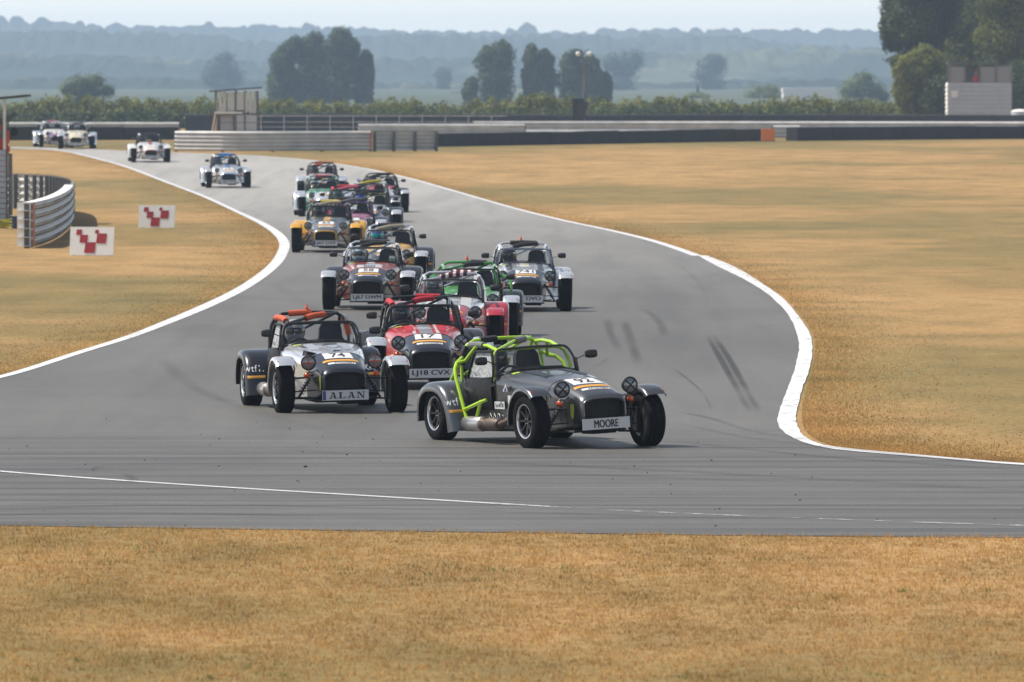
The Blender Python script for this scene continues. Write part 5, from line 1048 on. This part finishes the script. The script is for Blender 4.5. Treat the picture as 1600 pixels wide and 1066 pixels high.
race_car(550, 388, R_(1), 'purple and pink car directly behind the yellow winged one', dict(bonnet=pinkp, nose=purple, side=purple, rwing=dgrey, fwing=silver, scuttle=purple, cage=dgrey, frame=purple), 'LJ67 DVA', '9', doors=(1,), pads=[('diag', .15, .85, 'grey')], helmet=pinkp, drv_label='driver in a pink helmet inside the purple car')
race_car(577, 370, R_(.5), 'silver and dark car whose driver wears a bright blue helmet', dict(bonnet=silver, nose=navy, side=silver, rwing=dgrey, fwing=silver, scuttle=black, cage=black), 'LJ67 DVB', '31', doors=(), pads=[('diag', .15, .85, 'black')], helmet=mat('bright_blue_helmet', (.02, .10, .70), .25, coat=.8), drv_label='driver in a bright blue helmet inside the silver and dark car')
race_car(543, 361, R_(1), 'dark red car with crimson cage padding in the middle of the pack', dict(bonnet=red, nose=navy, side=red, rwing=dgrey, fwing=silver, scuttle=red, cage=black), 'LJ67 DVC', '5', doors=(1,), pads=[('rear', .34, .66, 'red'), ('diag', .15, .85, 'pink'), ('right', .1, .9, 'red')], helmet=sgreen, drv_label='driver in a green helmet inside the dark red car')
race_car(579, 348, R_(1), 'yellow green bonneted car with a yellow padded bar', dict(bonnet=ygreen, nose=navy, side=silver, rwing=dgrey, fwing=silver, scuttle=black, cage=silver), 'LJ67 DVD', '12', doors=(1,), pads=[('diag', .1, .9, 'yellow'), ('rear', .38, .66, 'black')], helmet=navy, drv_label='driver inside the yellow green bonneted car')
race_car(597, 332.5, R_(2), 'red and white car at the outside right of the middle group', dict(bonnet=red, nose=silver, side=dgrey, rwing=dgrey, fwing=silver, scuttle=black, cage=black), 'LJ67 DVF', '20', doors=(0, 1), pads=[('diag', .1, .9, 'black')], checks=[(-.4, .4, -.9, -.72, white)], helmet=black, drv_label='driver inside the red and white car')
race_car(508.5, 338.7, R_(3.4), 'sea green and silver car at the outside left of the middle group', dict(bonnet=sgreen, nose=silver, side=sgreen, rwing=silver, fwing=silver, scuttle=black, cage=sgreen), 'LJ67 DVG', '3', doors=(1,), pads=[('rear', .38, .64, 'red'), ('diag', .15, .85, 'black')], helmet=silver, drv_label='driver inside the sea green car')
race_car(502.5, 310, R_(1), 'silver and orange car last of the middle group', dict(bonnet=silver, nose=silver, side=orange, rwing=silver, fwing=silver, scuttle=orange, cage=black, ring=orange), 'LJ67 DVH', '44', doors=(1,), pads=[('rear', .38, .5, 'black'), ('diag', .5, .85, 'orange')], helmet=navy, drv_label='driver inside the silver and orange car')
race_car(356.5, 294, R_(5), 'silver car with blue cage padding and blue nose ring, alone on the far straight', dict(bonnet=silver, nose=silver, side=silver, rwing=silver, fwing=silver, scuttle=blue, cage=black, ring=blue), 'LJ67 DVJ', '15', doors=(0,), pads=[('rear', .36, .64, 'blue'), ('diag', .1, .8, 'blue'), ('right', .1, .9, 'white')], checks=[(-.07, .07, -.88, -.02, blue)], helmet=blue, drv_label='driver in a blue helmet inside the blue padded silver car')
race_car(235.4, 254, R_(4.5), 'white car with a red lower nose and white wings near the end of the field', dict(bonnet=white, nose=white, side=white, rwing=white, fwing=white, scuttle=white, cage=dgrey, ring=red), 'LJ67 DVK', '7', doors=(0,), pads=[('right', .3, .9, 'white')], checks=[(-.07, .07, -.88, -.02, red)], helmet=dgrey, drv_label='driver inside the white and red car')
race_car(119, 233, R_(1.5), 'cream bonneted car, right one of the last two on the far left', dict(bonnet=cream, nose=cream, side=silver, rwing=silver, fwing=silver, scuttle=crimson, cage=silver, ring=black), 'LJ67 DVL', '2', doors=(1,), pads=[('diag', .2, .8, 'grey')], helmet=navy, drv_label='driver inside the cream bonneted car')
race_car(88, 230.5, R_(8), 'pink and silver car, left one of the last two on the far left', dict(bonnet=white, nose=purple, side=silver, rwing=silver, fwing=silver, scuttle=silver, cage=silver), 'LJ67 DVN', '6', doors=(0,), pads=[('rear', .4, .6, 'pink'), ('right', .2, .9, 'white')], helmet=purple, drv_label='driver inside the pink and silver car')

# small marbles of rubber and stones on the tarmac (uncountable)
n = 260; v = []; fs = []
b = MB()
for i in range(n):
    x, y = random.uniform(-14, 14), random.uniform(68, 96); s = random.uniform(.003, .011)
    if random.random() < .05: s *= 1.8
    a = random.uniform(0, pi); o = len(b.v); b.box((x, y, .01 + s * .3), (s * 1.6, s, s * .7), Matrix.Rotation(a, 3, 'Z'))
tag(b.build('rubber_debris', matt_black, smooth=False), 'scattered crumbs of tyre rubber on the near tarmac', 'debris', kind='stuff')

# ------------------------------------------------------------------ haze in the air
b = MB(); b.box((0, 3150, 23.0), (2900, 6600, 49.0)); hz = b.mesh('haze', bpy.data.materials.new('haze_air'), smooth=False)
hm = hz.materials[0]; hm.use_nodes = True; t = hm.node_tree; t.nodes.clear(); o = t.nodes.new('ShaderNodeOutputMaterial'); pv = t.nodes.new('ShaderNodeVolumePrincipled')
pv.inputs['Color'].default_value = (.57, .755, 1.0, 1); pv.inputs['Density'].default_value = .00018; pv.inputs['Anisotropy'].default_value = .3; t.links.new(pv.outputs[0], o.inputs['Volume'])
tag(link('haze', hz), 'thin blue summer haze over the distant hills', kind='stuff')
